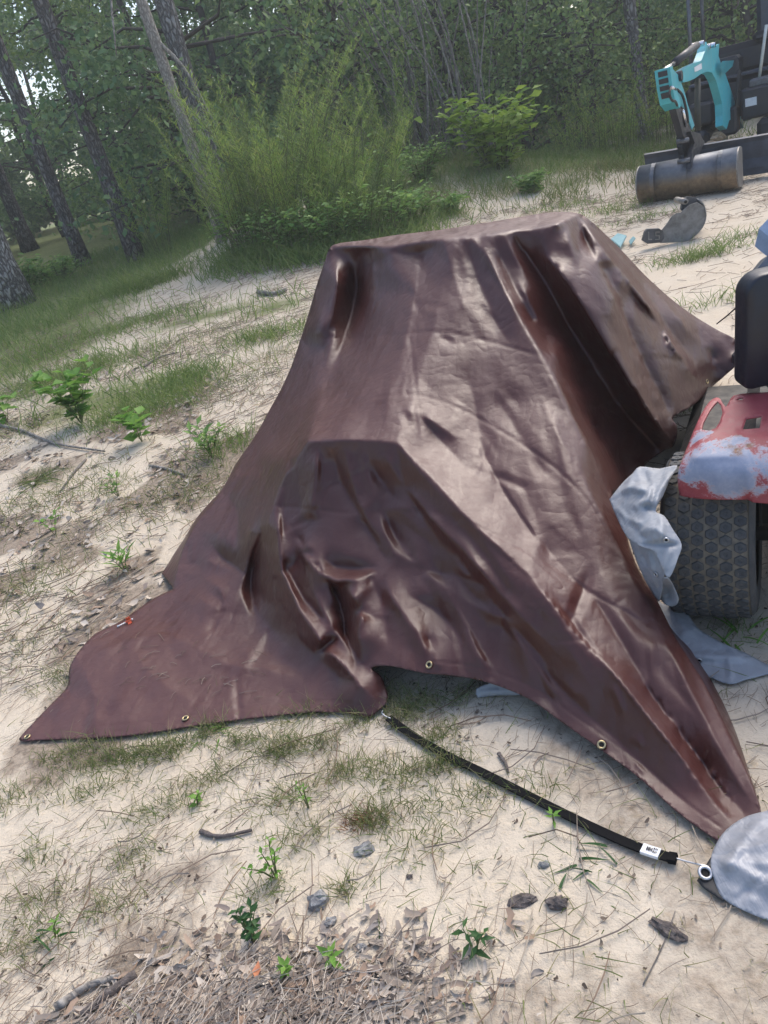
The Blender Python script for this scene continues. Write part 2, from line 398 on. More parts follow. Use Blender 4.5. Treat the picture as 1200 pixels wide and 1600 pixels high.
def base_w(px, py):
    Q = np.stack([np.ravel(px), np.ravel(py)], 1); out = np.full(len(Q), np.nan); best = np.full(len(Q), -1e9)
    for tr_ in CT:
        a_, b_, c_ = CV[tr_]; den = (b_[1] - c_[1]) * (a_[0] - c_[0]) + (c_[0] - b_[0]) * (a_[1] - c_[1])
        if abs(den) < 1e-9: continue
        lo_ = CV[tr_].min(0) - 14; hi_ = CV[tr_].max(0) + 14; s_ = np.where((Q[:, 0] >= lo_[0]) & (Q[:, 0] <= hi_[0]) & (Q[:, 1] >= lo_[1]) & (Q[:, 1] <= hi_[1]))[0]
        if not len(s_): continue
        q = Q[s_]; l1 = ((b_[1] - c_[1]) * (q[:, 0] - c_[0]) + (c_[0] - b_[0]) * (q[:, 1] - c_[1])) / den; l2 = ((c_[1] - a_[1]) * (q[:, 0] - c_[0]) + (a_[0] - c_[0]) * (q[:, 1] - c_[1])) / den; l3 = 1 - l1 - l2
        m = np.minimum(np.minimum(l1, l2), l3); up_ = m > best[s_]; k = s_[up_]
        best[k] = m[up_]; l = np.clip(np.stack([l1, l2, l3], 1)[up_], 0, 1); l /= l.sum(1, keepdims=True); out[k] = l @ cw[tr_]
    out[np.isnan(out)] = np.nanmean(out)
    return 1.0 / out
def densify(P, step):
    out = []
    for a, b in zip(P[:-1], P[1:]):
        n = max(1, int(np.hypot(*(b - a)[:2]) / step)); out += [a + (b - a) * k / n for k in range(n)]
    return out + [P[-1]]
def inside(poly, p):
    c = np.zeros(len(p), bool); x, y = p[:, 0], p[:, 1]; n = len(poly)
    for i in range(n):
        (x1, y1), (x2, y2) = poly[i], poly[(i + 1) % n]
        if y1 == y2: continue
        k = ((y1 > y) != (y2 > y)) & (x < (x2 - x1) * (y - y1) / (y2 - y1) + x1); c ^= k
    return c
FOLDS = []; MAN = []; MANUAL = True
def fold(pts, amp, wl, wr=None, k=1.4, tap=(0.18, 0.25)):    # amp > 0 stands out, < 0 is a valley; widths in photo pixels
    (MAN if MANUAL else FOLDS).append((smooth_curve(np.array(pts, float), 14), amp, wl, wr or wl, k, tap))
# sheet pulled from the top edge to the left corner, and its hollow
fold([(545,392),(556,440),(556,490),(540,550),(512,615),(490,660),(462,715)], -.02, 22, 24)
fold([(525,395),(530,450),(522,520),(505,580)], .02, 8, 8); fold([(575,400),(585,440),(575,500)], .025, 9, 12)
fold([(600,395),(560,425),(548,455)], -.03, 9, 9)
# front edge of the covered bonnet
fold([(484,690),(455,730),(434,770),(420,815),(412,860)], .018, 9, 22, 1.2)
fold([(470,700),(452,740),(442,790),(440,830)], -.015, 10, 12)
fold([(497,700),(492,760),(480,830)], .03, 8, 14)
fold([(520,700),(530,750),(560,800),(590,850)], -.025, 12, 16); fold([(560,698),(580,760),(600,810)], .02, 12, 10)
fold([(598,705),(625,750),(660,795),(715,850),(790,935),(870,1020)], .035, 12, 30)
fold([(575,712),(600,760),(640,800)], -.03, 10, 12)
# dark wedge beside the fold that stands on the ground
fold([(410,820),(398,870),(392,920),(402,965)], -.07, 14, 18)
fold([(405,835),(386,880),(380,930),(392,962)], .035, 7, 9)
# standing pleat in front
fold([(438,800),(436,850),(446,905),(478,970),(512,1015),(560,1070),(596,1100)], .06, 16, 18, 1.5, (.12, .1))
fold([(425,850),(430,905),(462,978),(500,1030)], .02, 5, 8); fold([(468,835),(476,880),(492,925),(516,975),(545,1010)], .025, 5, 6)
fold([(430,905),(455,885),(470,868)], -.02, 5, 5); fold([(492,1022),(515,1005),(530,995)], -.018, 5, 5)
fold([(500,890),(522,925),(535,960),(540,1000),(556,1032)], -.085, 18, 14, 1.6, (.15, .2))
# crumpled folds in the middle of the front
fold([(461,833),(482,880),(508,900),(534,911),(560,905),(592,893)], .055, 7, 9, 1.2)
fold([(500,866),(526,887),(560,889),(592,884)], -.04, 7, 6); fold([(463,838),(492,862),(523,886)], .03, 4, 6)
fold([(537,912),(550,930),(566,955),(561,985),(560,1005),(568,1040)], .05, 6, 14, 1.3, (.1, .02))
fold([(600,902),(622,952),(650,985),(664,1010),(658,1047)], .04, 14, 8, 1.3, (.1, .02))
fold([(670,1000),(680,1030),(690,1050)], .02, 6, 12, 1.4, (.2, .02)); fold([(640,930),(690,960),(720,1000)], -.025, 12, 12)
fold([(555,806),(575,815),(590,838),(600,870)], .02, 5, 9); fold([(590,799),(602,835),(622,868),(662,892)], .03, 4, 8)
fold([(600,800),(615,835),(632,860)], -.02, 5, 6); fold([(462,824),(505,808),(560,804)], -.012, 3, 4)
fold([(590,799),(630,794),(690,805)], .012, 3, 6)
fold([(660,895),(720,900),(790,930)], -.03, 14, 16); fold([(700,850),(760,930),(830,1010),(900,1085)], -.02, 16, 20)
fold([(500,700),(505,760),(498,820)], -.02, 8, 10, 1.0); fold([(540,698),(548,740),(565,790),(580,830)], .022, 6, 14, 1.0); fold([(620,730),(650,790),(690,850),(730,900)], -.022, 10, 14, 1.0)
fold([(470,860),(500,880),(512,910),(525,940)], .03, 6, 8, 1.0); fold([(580,905),(600,950),(606,1000),(612,1040)], -.02, 8, 8, 1.1, (.2, .02)); fold([(690,905),(720,960),(745,1010),(760,1062)], .022, 10, 16, 1.0, (.2, .02))
fold([(560,955),(590,965),(615,955)], -.012, 4, 6, 1.0); fold([(640,870),(690,915),(760,955),(830,985)], .018, 8, 12, 1.0); fold([(780,960),(830,1030),(880,1100)], .014, 8, 10, 1.0, (.2, .05))
fold([(445,880),(470,930),(500,965)], -.015, 5, 5, 1.0); fold([(440,940),(470,1000),(530,1060)], -.014, 6, 6, 1.0)
fold([(524,392),(528,430),(520,480),(508,540),(492,600),(470,660)], .03, 7, 7, 1.0); fold([(575,394),(572,430),(562,470)], .02, 5, 8, 1.0); fold([(610,390),(640,400),(690,384)], -.016, 6, 8, 1.0); fold([(560,420),(600,404),(660,396)], -.02, 8, 10, 1.0)
# long ridges that run to the tied corner
fold([(640,706),(720,800),(830,905),(950,1045),(1044,1160),(1120,1258)], .02, 40, 30, 1.8, (.1, .05))
fold([(748,710),(812,802),(845,848),(919,922),(997,1051),(1053,1130),(1108,1202),(1158,1264)], -.022, 10, 12, 1.3, (.12, .02))
fold([(850,640),(905,740),(970,860),(1040,1000),(1110,1140),(1170,1250)], .015, 30, 30, 1.8, (.15, .04))
fold([(1053,1130),(1100,1195),(1150,1262)], -.03, 4, 5, 1.1); fold([(1080,1205),(1120,1250),(1146,1280)], -.02, 6, 6)
fold([(640,820),(760,950),(880,1080),(1000,1190),(1100,1285)], -.02, 18, 18)
# drips and soft creases over the slope
fold([(722,560),(744,640),(752,700),(768,745)], -.018, 7, 8); fold([(770,610),(800,660),(840,720),(870,760)], -.018, 8, 8)
fold([(690,460),(672,530),(640,600)], .014, 14, 18); fold([(655,395),(648,460),(625,560),(600,640)], .012, 14, 14)
fold([(620,640),(660,650),(720,690)], .018, 12, 12); fold([(650,640),(690,690),(760,760)], -.016, 16, 16)
# hanging folds below the top edge on the right
fold([(692,372),(706,420),(722,470),(740,520)], .03, 10, 12, 1.3, (.03, .3)); fold([(728,372),(748,440),(778,508),(802,540)], -.05, 12, 12, 1.4, (.03, .3))
fold([(745,368),(776,432),(806,488),(850,560),(885,628),(925,706),(957,768)], .03, 8, 9, 1.2, (.03, .02))
fold([(768,368),(790,420),(815,468),(832,500)], -.03, 7, 7, 1.4, (.03, .3)); fold([(786,366),(810,410),(830,452)], .03, 9, 9, 1.4, (.03, .3))
fold([(800,366),(830,405),(860,455),(900,530),(945,600),(985,655),(1020,696)], -.03, 16, 14, 1.8, (.08, .05))
fold([(812,440),(850,520),(900,610),(940,690)], .02, 14, 14)
fold([(918,650),(930,628),(934,615)], .03, 4, 5); fold([(917,690),(926,665),(934,635)], .03, 3, 5)
fold([(858,406),(895,455),(928,510),(990,608),(1030,665),(1052,692)], .05, 5, 22, 1.2, (.06, .02))
fold([(885,352),(905,400),(930,450),(958,505),(980,560)], .03, 16, 14); fold([(903,350),(935,410),(962,460),(990,532),(1028,612),(1054,660)], -.05, 8, 8, 1.3, (.05, .05))
fold([(912,352),(960,412),(1020,490),(1062,560),(1104,608)], .045, 12, 12, 1.3, (.05, .02))
fold([(970,440),(1030,510),(1075,560)], -.03, 9, 9); fold([(925,348),(985,415),(1060,480),(1110,520)], .02, 8, 8)
fold([(1090,520),(1110,550),(1125,585)], -.03, 10, 10)
fold([(882,362),(905,420),(945,500),(985,575),(1022,640)], .035, 14, 14); fold([(935,410),(960,462),(1000,560),(1030,620),(1052,658)], -.03, 8, 8, 1.3, (.1, .02)); fold([(922,350),(985,425),(1040,505),(1085,570)], -.03, 10, 10, 1.3, (.1, .1)); fold([(940,362),(1010,440),(1070,510),(1120,570)], .03, 10, 10, 1.3, (.1, .1))
# the part lying on the ground
fold([(280,900),(330,905),(350,945),(330,985)], .03, 12, 14); fold([(300,920),(330,950),(380,960)], .025, 8, 8)
fold([(110,1060),(170,1010),(260,990),(340,990),(420,1020)], .02, 10, 14); fold([(195,985),(218,1030),(250,1065),(310,1100)], .018, 7, 14)
fold([(260,990),(300,1010),(360,1040),(440,1050),(520,1075)], .022, 9, 14); fold([(145,1150),(150,1100),(130,1040)], .014, 6, 10)
fold([(195,1140),(208,1105),(225,1080)], .012, 6, 8); fold([(80,1130),(95,1105),(108,1080)], .012, 4, 6)
fold([(300,880),(340,880),(375,905),(395,965)], .03, 6, 10); fold([(320,830),(345,870),(380,895)], -.03, 12, 12)
fold([(350,770),(372,800),(368,860)], -.03, 14, 12); fold([(390,745),(400,790),(392,830)], .02, 8, 8)
# random small creases over the whole sheet, mostly running downhill
MANUAL = False
# the folds become crease lines of the taut surface: flat facets run from crease to crease
NP = [tuple(q[:2]) for q in LPa]; NW = list(1.0 / bw); NE = list(LE); NS = len(NP); CREASE = []
w_now = lambda p: float(base_w([p[0]], [p[1]])[0])
inner_keep = np.ones(NS, bool)
for C, amp, wl, wr, k, tap in MAN:
    cm_ = C.mean(0); amp = amp * (1.15 if cm_[1] > 760 and 400 < cm_[0] < 620 else 1.25 if cm_[0] > 870 and cm_[1] < 620 else .85)
    m = max(4, min(9, int(np.hypot(*np.diff(C, axis=0).T).sum() / 26))); Q = C[np.linspace(0, 13, m).astype(int)]; W0 = base_w(Q[:, 0], Q[:, 1]); u = np.linspace(0, 1, m)
    tp = sstep(0, max(tap[0], 1e-3), u + 1e-3) * sstep(0, max(tap[1], 1e-3), 1 - u + 1e-3); idx = []
    for q, w0, t_ in zip(Q, W0, tp):
        d2 = [(i, (NP[i][0] - q[0]) ** 2 + (NP[i][1] - q[1]) ** 2) for i in range(len(NP))]; i, dd = min(d2, key=lambda e: e[1])
        if dd < 20:
            if i >= len(OUT): NW[i] -= .6 * amp * t_
            idx.append(i)
        else: NP.append((q[0], q[1])); NW.append(w0 - amp * t_); idx.append(len(NP) - 1)
    NE += [(a_, b_) for a_, b_ in zip(idx[:-1], idx[1:]) if a_ != b_]; CREASE.append(Q)
FEET = []
allC = np.vstack(CREASE + [np.array(densify(np.array(L)[:, :2], 12.0)) for L in LINES])
for (C, amp, wl, wr, k, tap), Q in zip(MAN, CREASE):         # feet of the folds, where nothing else is near
    T = np.gradient(Q, axis=0); N = np.stack([-T[:, 1], T[:, 0]], 1) / (np.linalg.norm(T, axis=1)[:, None] + 1e-9)
    for sg, wd_ in ((1, wr), (-1, wl)):
        for q in (Q + N * sg * 2.4 * wd_)[::2]:
            if np.sqrt(((allC - q) ** 2).sum(1)).min() > 12 and np.sqrt(((np.array(NP) - q) ** 2).sum(1)).min() > 9: FEET.append(q); NP.append(tuple(q))
okf = inside(OUT[:, :2], np.array(FEET)); wf = base_w(np.array(FEET)[:, 0], np.array(FEET)[:, 1]); n_f = len(NP) - len(FEET); NP = NP[:n_f] + [tuple(q) for q, k_ in zip(FEET, okf) if k_]; NW += [w_ for w_, k_ in zip(wf, okf) if k_]
keep = np.ones(len(NP), bool); cr = np.vstack(CREASE)
for i in range(len(OUT), NS):                                # loose base points too close to a crease would dent it
    if not any(i in e for e in NE) and np.sqrt(((cr - np.array(NP[i])) ** 2).sum(1)).min() < 13: keep[i] = False
remap = np.cumsum(keep) - 1; build_cdt(np.array(NP)[keep], 1.0 / np.array(NW)[keep], [(int(remap[a_]), int(remap[b_])) for a_, b_ in NE])
_r = np.random.default_rng(11)
for _ in range(420):
    c = _r.uniform((120, 380), (1100, 1230)); L = 25 + 230 * _r.uniform() ** 2; an = math.radians(_r.normal(56, 16)) if c[0] > 620 else math.radians(_r.normal(112, 24))
    if _r.uniform() < .22: an += _r.normal(0, 1.0)
    d = np.array([math.cos(an), math.sin(an)]) * L / 2; n_ = np.array([-d[1], d[0]]) * _r.normal(0, .03)
    fold([c - d, c + n_, c + d], _r.normal(0, .0022 + .00002 * L), _r.uniform(2.5, 7) * (1 + L / 200), _r.uniform(2.5, 7) * (1 + L / 200), 1.0, (.4, .4))
HC = np.array(HEM_F)[2:10, :2] - [0, 17]; fold(HC, -.0025, 1.6, 1.6, 1.0, (.02, .02)); HC = np.array(HEM_F)[17:27, :2] + np.array([[3, -19]] * 4 + [[10, -17]] * 6); fold(HC, -.0025, 1.6, 1.6, 1.0, (.02, .02))
# the pressed-in packing creases of the sheet
for q in ([(455,525),(560,528),(700,520),(860,560)], [(520,640),(640,615),(760,660),(900,760),(990,900)], [(330,800),(420,790),(560,804)], [(640,520),(660,690)], [(700,800),(840,870),(930,930),(1040,990)]):
    fold(q, -.004, 2.5, 3.0, 1.0, (.1, .1))
def fold_off(px, py):
    q = np.stack([np.ravel(px), np.ravel(py)], 1); off = np.zeros(len(q))
    for C, amp, wl, wr, k, tap in FOLDS:
        R_ = 3.2 * max(wl, wr)
        s = np.where((q[:, 0] > C[:, 0].min() - R_) & (q[:, 0] < C[:, 0].max() + R_) & (q[:, 1] > C[:, 1].min() - R_) & (q[:, 1] < C[:, 1].max() + R_))[0]
        if not len(s): continue
        p = q[s]; a = C[:-1]; d = C[1:] - a; L2 = (d ** 2).sum(1) + 1e-9
        tt = np.clip(((p[:, None] - a[None]) * d[None]).sum(2) / L2, 0, 1)
        v = p[:, None] - (a[None] + tt[..., None] * d[None]); dd = (v ** 2).sum(2); j = dd.argmin(1); r_ = np.arange(len(s))
        dist = np.sqrt(dd[r_, j]); side = d[j, 0] * v[r_, j, 1] - d[j, 1] * v[r_, j, 0]
        wd = np.where(side > 0, wr, wl); u = (j + tt[r_, j]) / (len(C) - 1)
        tp = sstep(0, tap[0], u + 1e-3) * sstep(0, tap[1], 1 - u + 1e-3)
        x_ = dist / (1.55 * wd); off[s] += amp * tp * np.maximum(0, 1 - x_) ** (1.0 if k < 1.35 else 1.25)
    return off
def surf(px, py, wb=None):
    px = np.ravel(np.asarray(px, float)); py = np.ravel(np.asarray(py, float))
    wd = (base_w(px, py) if wb is None else wb) - fold_off(px, py)
    P = atw(px, py, wd); g = terrain(P[:, 0], P[:, 1]) + 0.006
    low = P[:, 2] < g
    if low.any():
        P2 = at(px[low], py[low], g[low]); P[low] = P2
    return P
# outline, densified; interior samples; constrained triangulation in the picture plane of the photograph
ring = np.array(densify(np.vstack([smooth_curve(OUT[:, :2], len(OUT) * 5), OUT[:1, :2]]), 5.0)[:-1])
STEP = 3.2
hx, hy = np.meshgrid(np.arange(20, 1200, STEP), np.arange(325, 1345, STEP * 0.866)); hx = hx + (np.arange(hx.shape[0]) % 2)[:, None] * STEP / 2
cand = np.stack([hx.ravel(), hy.ravel()], 1); cand = cand[inside(ring, cand)]
mind = np.full(len(cand), 1e9)
for q in ring: mind = np.minimum(mind, ((cand - q) ** 2).sum(1))
cand = cand[mind > 2.3 ** 2]
allp = np.vstack([ring, cand]); nr = len(ring)
res = delaunay_2d_cdt([Vector((float(a), float(b))) for a, b in allp], [(i, (i + 1) % nr) for i in range(nr)], [], 1, 1e-4)
vv = np.array([(q.x, q.y) for q in res[0]]); tris = np.array([f for f in res[2]], int)
# light smoothing so the creases keep a cloth-like radius
E_ = np.vstack([tris[:, [0, 1]], tris[:, [1, 2]], tris[:, [2, 0]]]); E_ = np.vstack([E_, E_[:, ::-1]])
wb = 1 / base_w(vv[:, 0], vv[:, 1]); pin = np.zeros(len(vv)); pin[:nr] = 1
for C in [np.array(densify(np.array(L)[:, :2], 3.0)) for L in LINES] + [np.array(densify(Q, 3.0)) for Q in CREASE]:   # firm creases stay firm
    for q in C: pin = np.maximum(pin, .93 * (((vv - q) ** 2).sum(1) < 2.6 ** 2))
ecount = np.bincount(E_[:, 0], minlength=len(vv)).astype(float)
for _ in range(22):
    av = np.bincount(E_[:, 0], weights=wb[E_[:, 1]], minlength=len(vv)) / ecount; wb = wb + (av - wb) * .6 * (1 - pin)
V3 = surf(vv[:, 0], vv[:, 1], 1 / wb)
isring = np.zeros(len(vv), bool); isring[:nr] = True
for _ in range(1):
    sm = np.zeros_like(V3); cn = np.zeros(len(V3)); np.add.at(sm, E_[:, 0], V3[E_[:, 1]]); np.add.at(cn, E_[:, 0], 1)
    av = sm / cn[:, None]; V3 = np.where(isring[:, None], V3, V3 * 0.7 + av * 0.3)
# the sides that face away: skirts from the outline down to hems on the ground
def chain(pred): return [i for i in range(nr) if pred(ring[i])]
rp = ring
i_tip = int(np.argmin(np.hypot(rp[:, 0] - 1189, rp[:, 1] - 1268))); i_v = int(np.argmin(np.hypot(rp[:, 0] - 957, rp[:, 1] - 772)))
i_b0 = int(np.argmin(np.hypot(rp[:, 0] - 1152, rp[:, 1] - 534))); i_b1 = int(np.argmin(np.hypot(rp[:, 0] - 271, rp[:, 1] - 920)))
if i_b1 < i_b0: i_b1 += nr
SV = list(V3); SF = [tuple(f) for f in tris]
def skirt(idx, hem, rows, bulge):
    idx = [i % nr for i in idx]; H = smooth_curve(np.array([on(x, y, .008) for x, y in hem]), len(idx)); prev = idx
    for r in range(1, rows + 1):
        cur = []
        for j, i in enumerate(idx):
            u = r / rows; a = V3[i]; b = H[j]; q = a + (b - a) * u
            q[2] = a[2] + (b[2] - a[2]) * u ** bulge + 0.02 * math.sin(j * .35 + 2 * u) * math.sin(math.pi * u) * min(1, (a[2] - b[2]) * 2)
            q[2] = max(q[2], float(terrain(q[0], q[1])) + .006)
            cur.append(len(SV)); SV.append(q)
        for j in range(len(idx) - 1): SF.append((prev[j], prev[j + 1], cur[j + 1], cur[j]))
        prev = cur
skirt(range(i_tip, i_v + 1), [(0.675, 1.24), (0.76, 1.55), (0.80, 1.85), (0.80, 2.1), (0.86, 2.45), (0.92, 2.62)], 6, 1.1)
skirt(range(i_b0, i_b1 + 1), [(1.95, 3.95), (2.0, 4.4), (1.7, 4.7), (1.2, 4.75), (0.5, 5.05), (-0.05, 4.95), (-0.45, 4.55), (-0.75, 4.1), (-1.0, 3.7), (-1.1, 3.3)], 12, 1.15)
tarp = empty('tarpaulin', on(0.1, 2.6)); tag(tarp, 'large dark brown glossy tarpaulin draped over a machine, corners staked to the sand', 'tarp')
t = NT('brown_poly_tarp'); p = t.pos()
def dotv(v, k):
    q = t.n('ShaderNodeVectorMath', operation='DOT_PRODUCT'); t.l(p, q.inputs[0]); q.inputs[1].default_value = tuple(np.array(v) * k); return q.outputs['Value']
s1v = unit([-.30, -.70, -.62]); s2v = unit(np.cross(s1v, [0, 0, 1])); s3v = np.cross(s1v, s2v)
cx = t.n('ShaderNodeCombineXYZ')
for k_, (v_, sc_) in enumerate(((s1v, 1.7), (s2v, 11), (s3v, 4))): t.l(dotv(v_, sc_), cx.inputs[k_])
film = t.noise(p, 2.2, 5, 0.6, 0.6); mot = t.noise(p, 10, 5, 0.7, 0.4); drip = t.noise(cx.outputs[0], 1.0, 5, 0.68, 0.5); fine = t.noise(p, 220, 2, 0.6)
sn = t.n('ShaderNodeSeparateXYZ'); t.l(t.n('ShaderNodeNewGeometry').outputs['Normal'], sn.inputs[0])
up_sheen = t.f(sn.outputs[2], 0.55, 0.92, 0.12, 1.0)           # sky sheen painted into the dusty film, paler where it faces up
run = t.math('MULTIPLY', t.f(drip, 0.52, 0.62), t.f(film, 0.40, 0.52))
dust_sheen = t.math('MULTIPLY', t.math('MULTIPLY', up_sheen, t.f(run, 0, 1, 1.0, 0.22)), t.f(mot, 0.25, 0.7, 0.65, 1.0))
col = t.mix(dust_sheen, (0.064, 0.018, 0.014), (0.088, 0.036, 0.032))
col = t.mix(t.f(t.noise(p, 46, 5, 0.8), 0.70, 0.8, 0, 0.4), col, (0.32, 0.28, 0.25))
t.set(Base_Color=col, Roughness=t.math('ADD', t.f(dust_sheen, 0, 1, 0.36, 0.47), t.f(mot, 0.35, 0.7, -0.05, 0.06)))
t.bs.inputs['Specular IOR Level'].default_value = 0.46
def ridged(vec, sc, dist=.2):
    q = t.noise(vec, sc, 2, .5, dist); return t.math('ABSOLUTE', t.math('SUBTRACT', q, .5))
b1 = t.bump(ridged(cx.outputs[0], .9), .20, .03); b2 = t.bump(ridged(p, 9.0, .1), .30, .028, b1); b3 = t.bump(ridged(p, 30.0, .1), .2, .007, b2)
t.bump(fine, 0.10, 0.002, b3)
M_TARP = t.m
import bmesh
FT = np.array([f for f in SF if len(f) == 3]); FQ = np.array([f for f in SF if len(f) == 4])
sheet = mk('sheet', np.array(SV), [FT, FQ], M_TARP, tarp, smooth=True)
bm = bmesh.new(); bm.from_mesh(sheet.data); bmesh.ops.recalc_face_normals(bm, faces=bm.faces[:]); bm.faces.ensure_lookup_table()
if sum(f.normal.z * f.calc_area() for f in bm.faces) < 0: bmesh.ops.reverse_faces(bm, faces=bm.faces[:])
bm.to_mesh(sheet.data); bm.free()
sol = sheet.modifiers.new('thickness', 'SOLIDIFY'); sol.thickness = 0.0018; sol.offset = -1
M_BRASS = simple('brass_eyelet', (0.62, 0.50, 0.28), (0.40, 0.32, 0.18), 0.32, 0.9, 60)
M_DARK = simple('dark_hole', (0.012, 0.011, 0.010), rough=0.9)
def ring_vf(c, n, r1, r2, h=0.0025, seg=20):                 # rolled eyelet rim
    n = unit(n); a = unit(np.cross(n, [0.3, 0.8, 0.5])); b = np.cross(n, a); V = []; F = []; m = 6
    for i in range(seg):
        th = 2 * math.pi * i / seg; d = math.cos(th) * a + math.sin(th) * b
        for k in range(m):
            ph = 2 * math.pi * k / m; V.append(c + d * ((r1 + r2) / 2 + (r2 - r1) / 2 * math.cos(ph)) + n * (h + h * math.sin(ph)))
    for i in range(seg):
        for k in range(m): F.append((i * m + k, ((i + 1) % seg) * m + k, ((i + 1) % seg) * m + (k + 1) % m, i * m + (k + 1) % m))
    return V, F
def disc_vf(c, n, r, seg=20):
    n = unit(n); a = unit(np.cross(n, [0.3, 0.8, 0.5])); b = np.cross(n, a)
    return [c + r * (math.cos(2 * math.pi * i / seg) * a + math.sin(2 * math.pi * i / seg) * b) for i in range(seg)], [tuple(range(seg))]
def normal_at(px, py):
    q = surf([px - 5, px + 5, px, px, px], [py, py, py - 5, py + 5, py]); n = unit(np.cross(q[1] - q[0], q[3] - q[2]))
    return q[4], (n if n @ (EYE - q[4]) > 0 else -n)
def eyelet(c, n, parent, r=0.0125, mat=None):
    g = mk('eyelet', *ring_vf(c + n * .0005, n, r * .5, r), mat or M_BRASS, parent, smooth=True)
    mk('eyelet_hole', *disc_vf(c + n * .0022, n, r * .56), M_DARK, g)
for px, py in ((290, 1123), (671, 1039), (940, 1164), (1104, 596), (43, 1152)):
    c, n = normal_at(px, py); eyelet(c, n, tarp)
# ------------------------------------------------------------------ sheets and panels shaped from outlines with heights
def patch(outline, inner, step=4.0, holes=(), folds=(), smooth_n=2, reg=0.004, ground=True, rounded=3, lift=0.0):
    O = np.array(outline, float); O[:, 2] += lift; I = np.array(inner, float).reshape(-1, 3); I[:, 2] += lift; C = np.vstack([O, I]); P = pz(C); W = 1 / depth(P)
    X = C[:, :2] / 1000; n = len(X)
    A = np.linalg.norm(X[:, None] - X[None], axis=2) - reg * np.eye(n); Pm = np.hstack([np.ones((n, 1)), X])
    c = np.linalg.solve(np.block([[A, Pm], [Pm.T, np.zeros((3, 3))]]), np.concatenate([W, np.zeros(3)]))
    def sf(px, py):
        q = np.stack([np.ravel(px), np.ravel(py)], 1).astype(float)
        d = np.sqrt((((q / 1000)[:, None] - X[None]) ** 2).sum(2) + 1e-7)
        wd = 1 / (d @ c[:n] + c[n] + (q / 1000) @ c[n + 1:])
        keep = FOLDS[:]; FOLDS.clear(); 
        for f in folds: fold(*f)
        wd = wd - fold_off(q[:, 0], q[:, 1]); FOLDS.clear(); FOLDS.extend(keep)
        R = atw(q[:, 0], q[:, 1], wd)
        if ground:
            g = terrain(R[:, 0], R[:, 1]) + .006; low = R[:, 2] < g
            if low.any(): R[low] = at(q[low, 0], q[low, 1], g[low])
        return R
    cl = smooth_curve(np.vstack([O[:, :2], O[:1, :2]]), len(O) * rounded + 1)[:-1] if rounded > 1 else O[:, :2]
    rings = [np.array(densify(np.vstack([cl, cl[:1]]), step * 1.3)[:-1])] + [np.array(densify(np.vstack([h, h[:1]]).astype(float), step)[:-1]) for h in holes]
    lo = rings[0].min(0); hi = rings[0].max(0)
    hx, hy = np.meshgrid(np.arange(lo[0], hi[0], step), np.arange(lo[1], hi[1], step * .866)); hx = hx + (np.arange(hx.shape[0]) % 2)[:, None] * step / 2
    k = np.stack([hx.ravel(), hy.ravel()], 1); k = k[inside(rings[0], k)]
    for h in rings[1:]: k = k[~inside(h, k)]
    md = np.full(len(k), 1e9)
    for r in rings:
        for q in r: md = np.minimum(md, ((k - q) ** 2).sum(1))
    k = k[md > (step * .6) ** 2]; pts = np.vstack(rings + [k]); ed = []; o = 0
    for r in rings: ed += [(o + i, o + (i + 1) % len(r)) for i in range(len(r))]; o += len(r)
    rs = delaunay_2d_cdt([Vector((float(a), float(b))) for a, b in pts], ed, [], 1 if not holes else 0, 1e-4)
    v = np.array([(q.x, q.y) for q in rs[0]]); tr = np.array([f for f in rs[2] if len(f) == 3], int)
    cen = v[tr].mean(1); ok = inside(rings[0], cen)
    for h in rings[1:]: ok &= ~inside(h, cen)
    tr = tr[ok]; V = sf(v[:, 0], v[:, 1]); nb_ = o
    e = np.vstack([tr[:, [0, 1]], tr[:, [1, 2]], tr[:, [2, 0]]]); e = np.vstack([e, e[:, ::-1]])
    for _ in range(smooth_n):
        s = np.zeros_like(V); cn = np.full(len(V), 1e-9); np.add.at(s, e[:, 0], V[e[:, 1]]); np.add.at(cn, e[:, 0], 1)
        av = s / cn[:, None]; mk_ = (np.arange(len(V)) >= nb_) & (cn > .5); V = np.where(mk_[:, None], V * .5 + av * .5, V)
    # keep faces pointing to the viewer's side
    nrm = np.cross(V[tr[:, 1]] - V[tr[:, 0]], V[tr[:, 2]] - V[tr[:, 0]]); fl = (nrm * (EYE - V[tr[:, 0]])).sum(1) < 0; tr[fl] = tr[fl][:, ::-1]
    return V, tr, sf
def solid(o, th, off=-1):
    s = o.modifiers.new('thickness', 'SOLIDIFY'); s.thickness = th; s.offset = off; return o

# ------------------------------------------------------------------ black rubber strap with hook
M_RUBBER = simple('black_rubber', (0.010, 0.010, 0.011), (0.006, 0.006, 0.007), 0.8, 0, 50, 0.15, 0.08)
M_STEEL = simple('galvanised_steel', (0.62, 0.62, 0.64), (0.45, 0.45, 0.46), 0.35, 0.9, 40)
M_LABEL = simple('white_label', (0.78, 0.78, 0.77), (0.70, 0.70, 0.70), 0.6, 0, 30)
M_PRINT = simple('label_print', (0.03, 0.03, 0.035), rough=0.7)
sp_ = hit(np.array([609., 650, 700, 760, 850, 920, 990, 1040, 1058]), np.array([1129., 1156, 1185, 1214, 1260, 1295, 1327, 1345, 1350]))
sp_[:, 2] += np.array([.02, .012, .012, .012, .012, .013, .014, .016, .018])
SC = smooth_curve(sp_, 60)
strap = empty('rubber_strap', SC[30]); tag(strap, 'black rubber tie-down strap stretched over the sand to the silver tarp corner', 'strap')
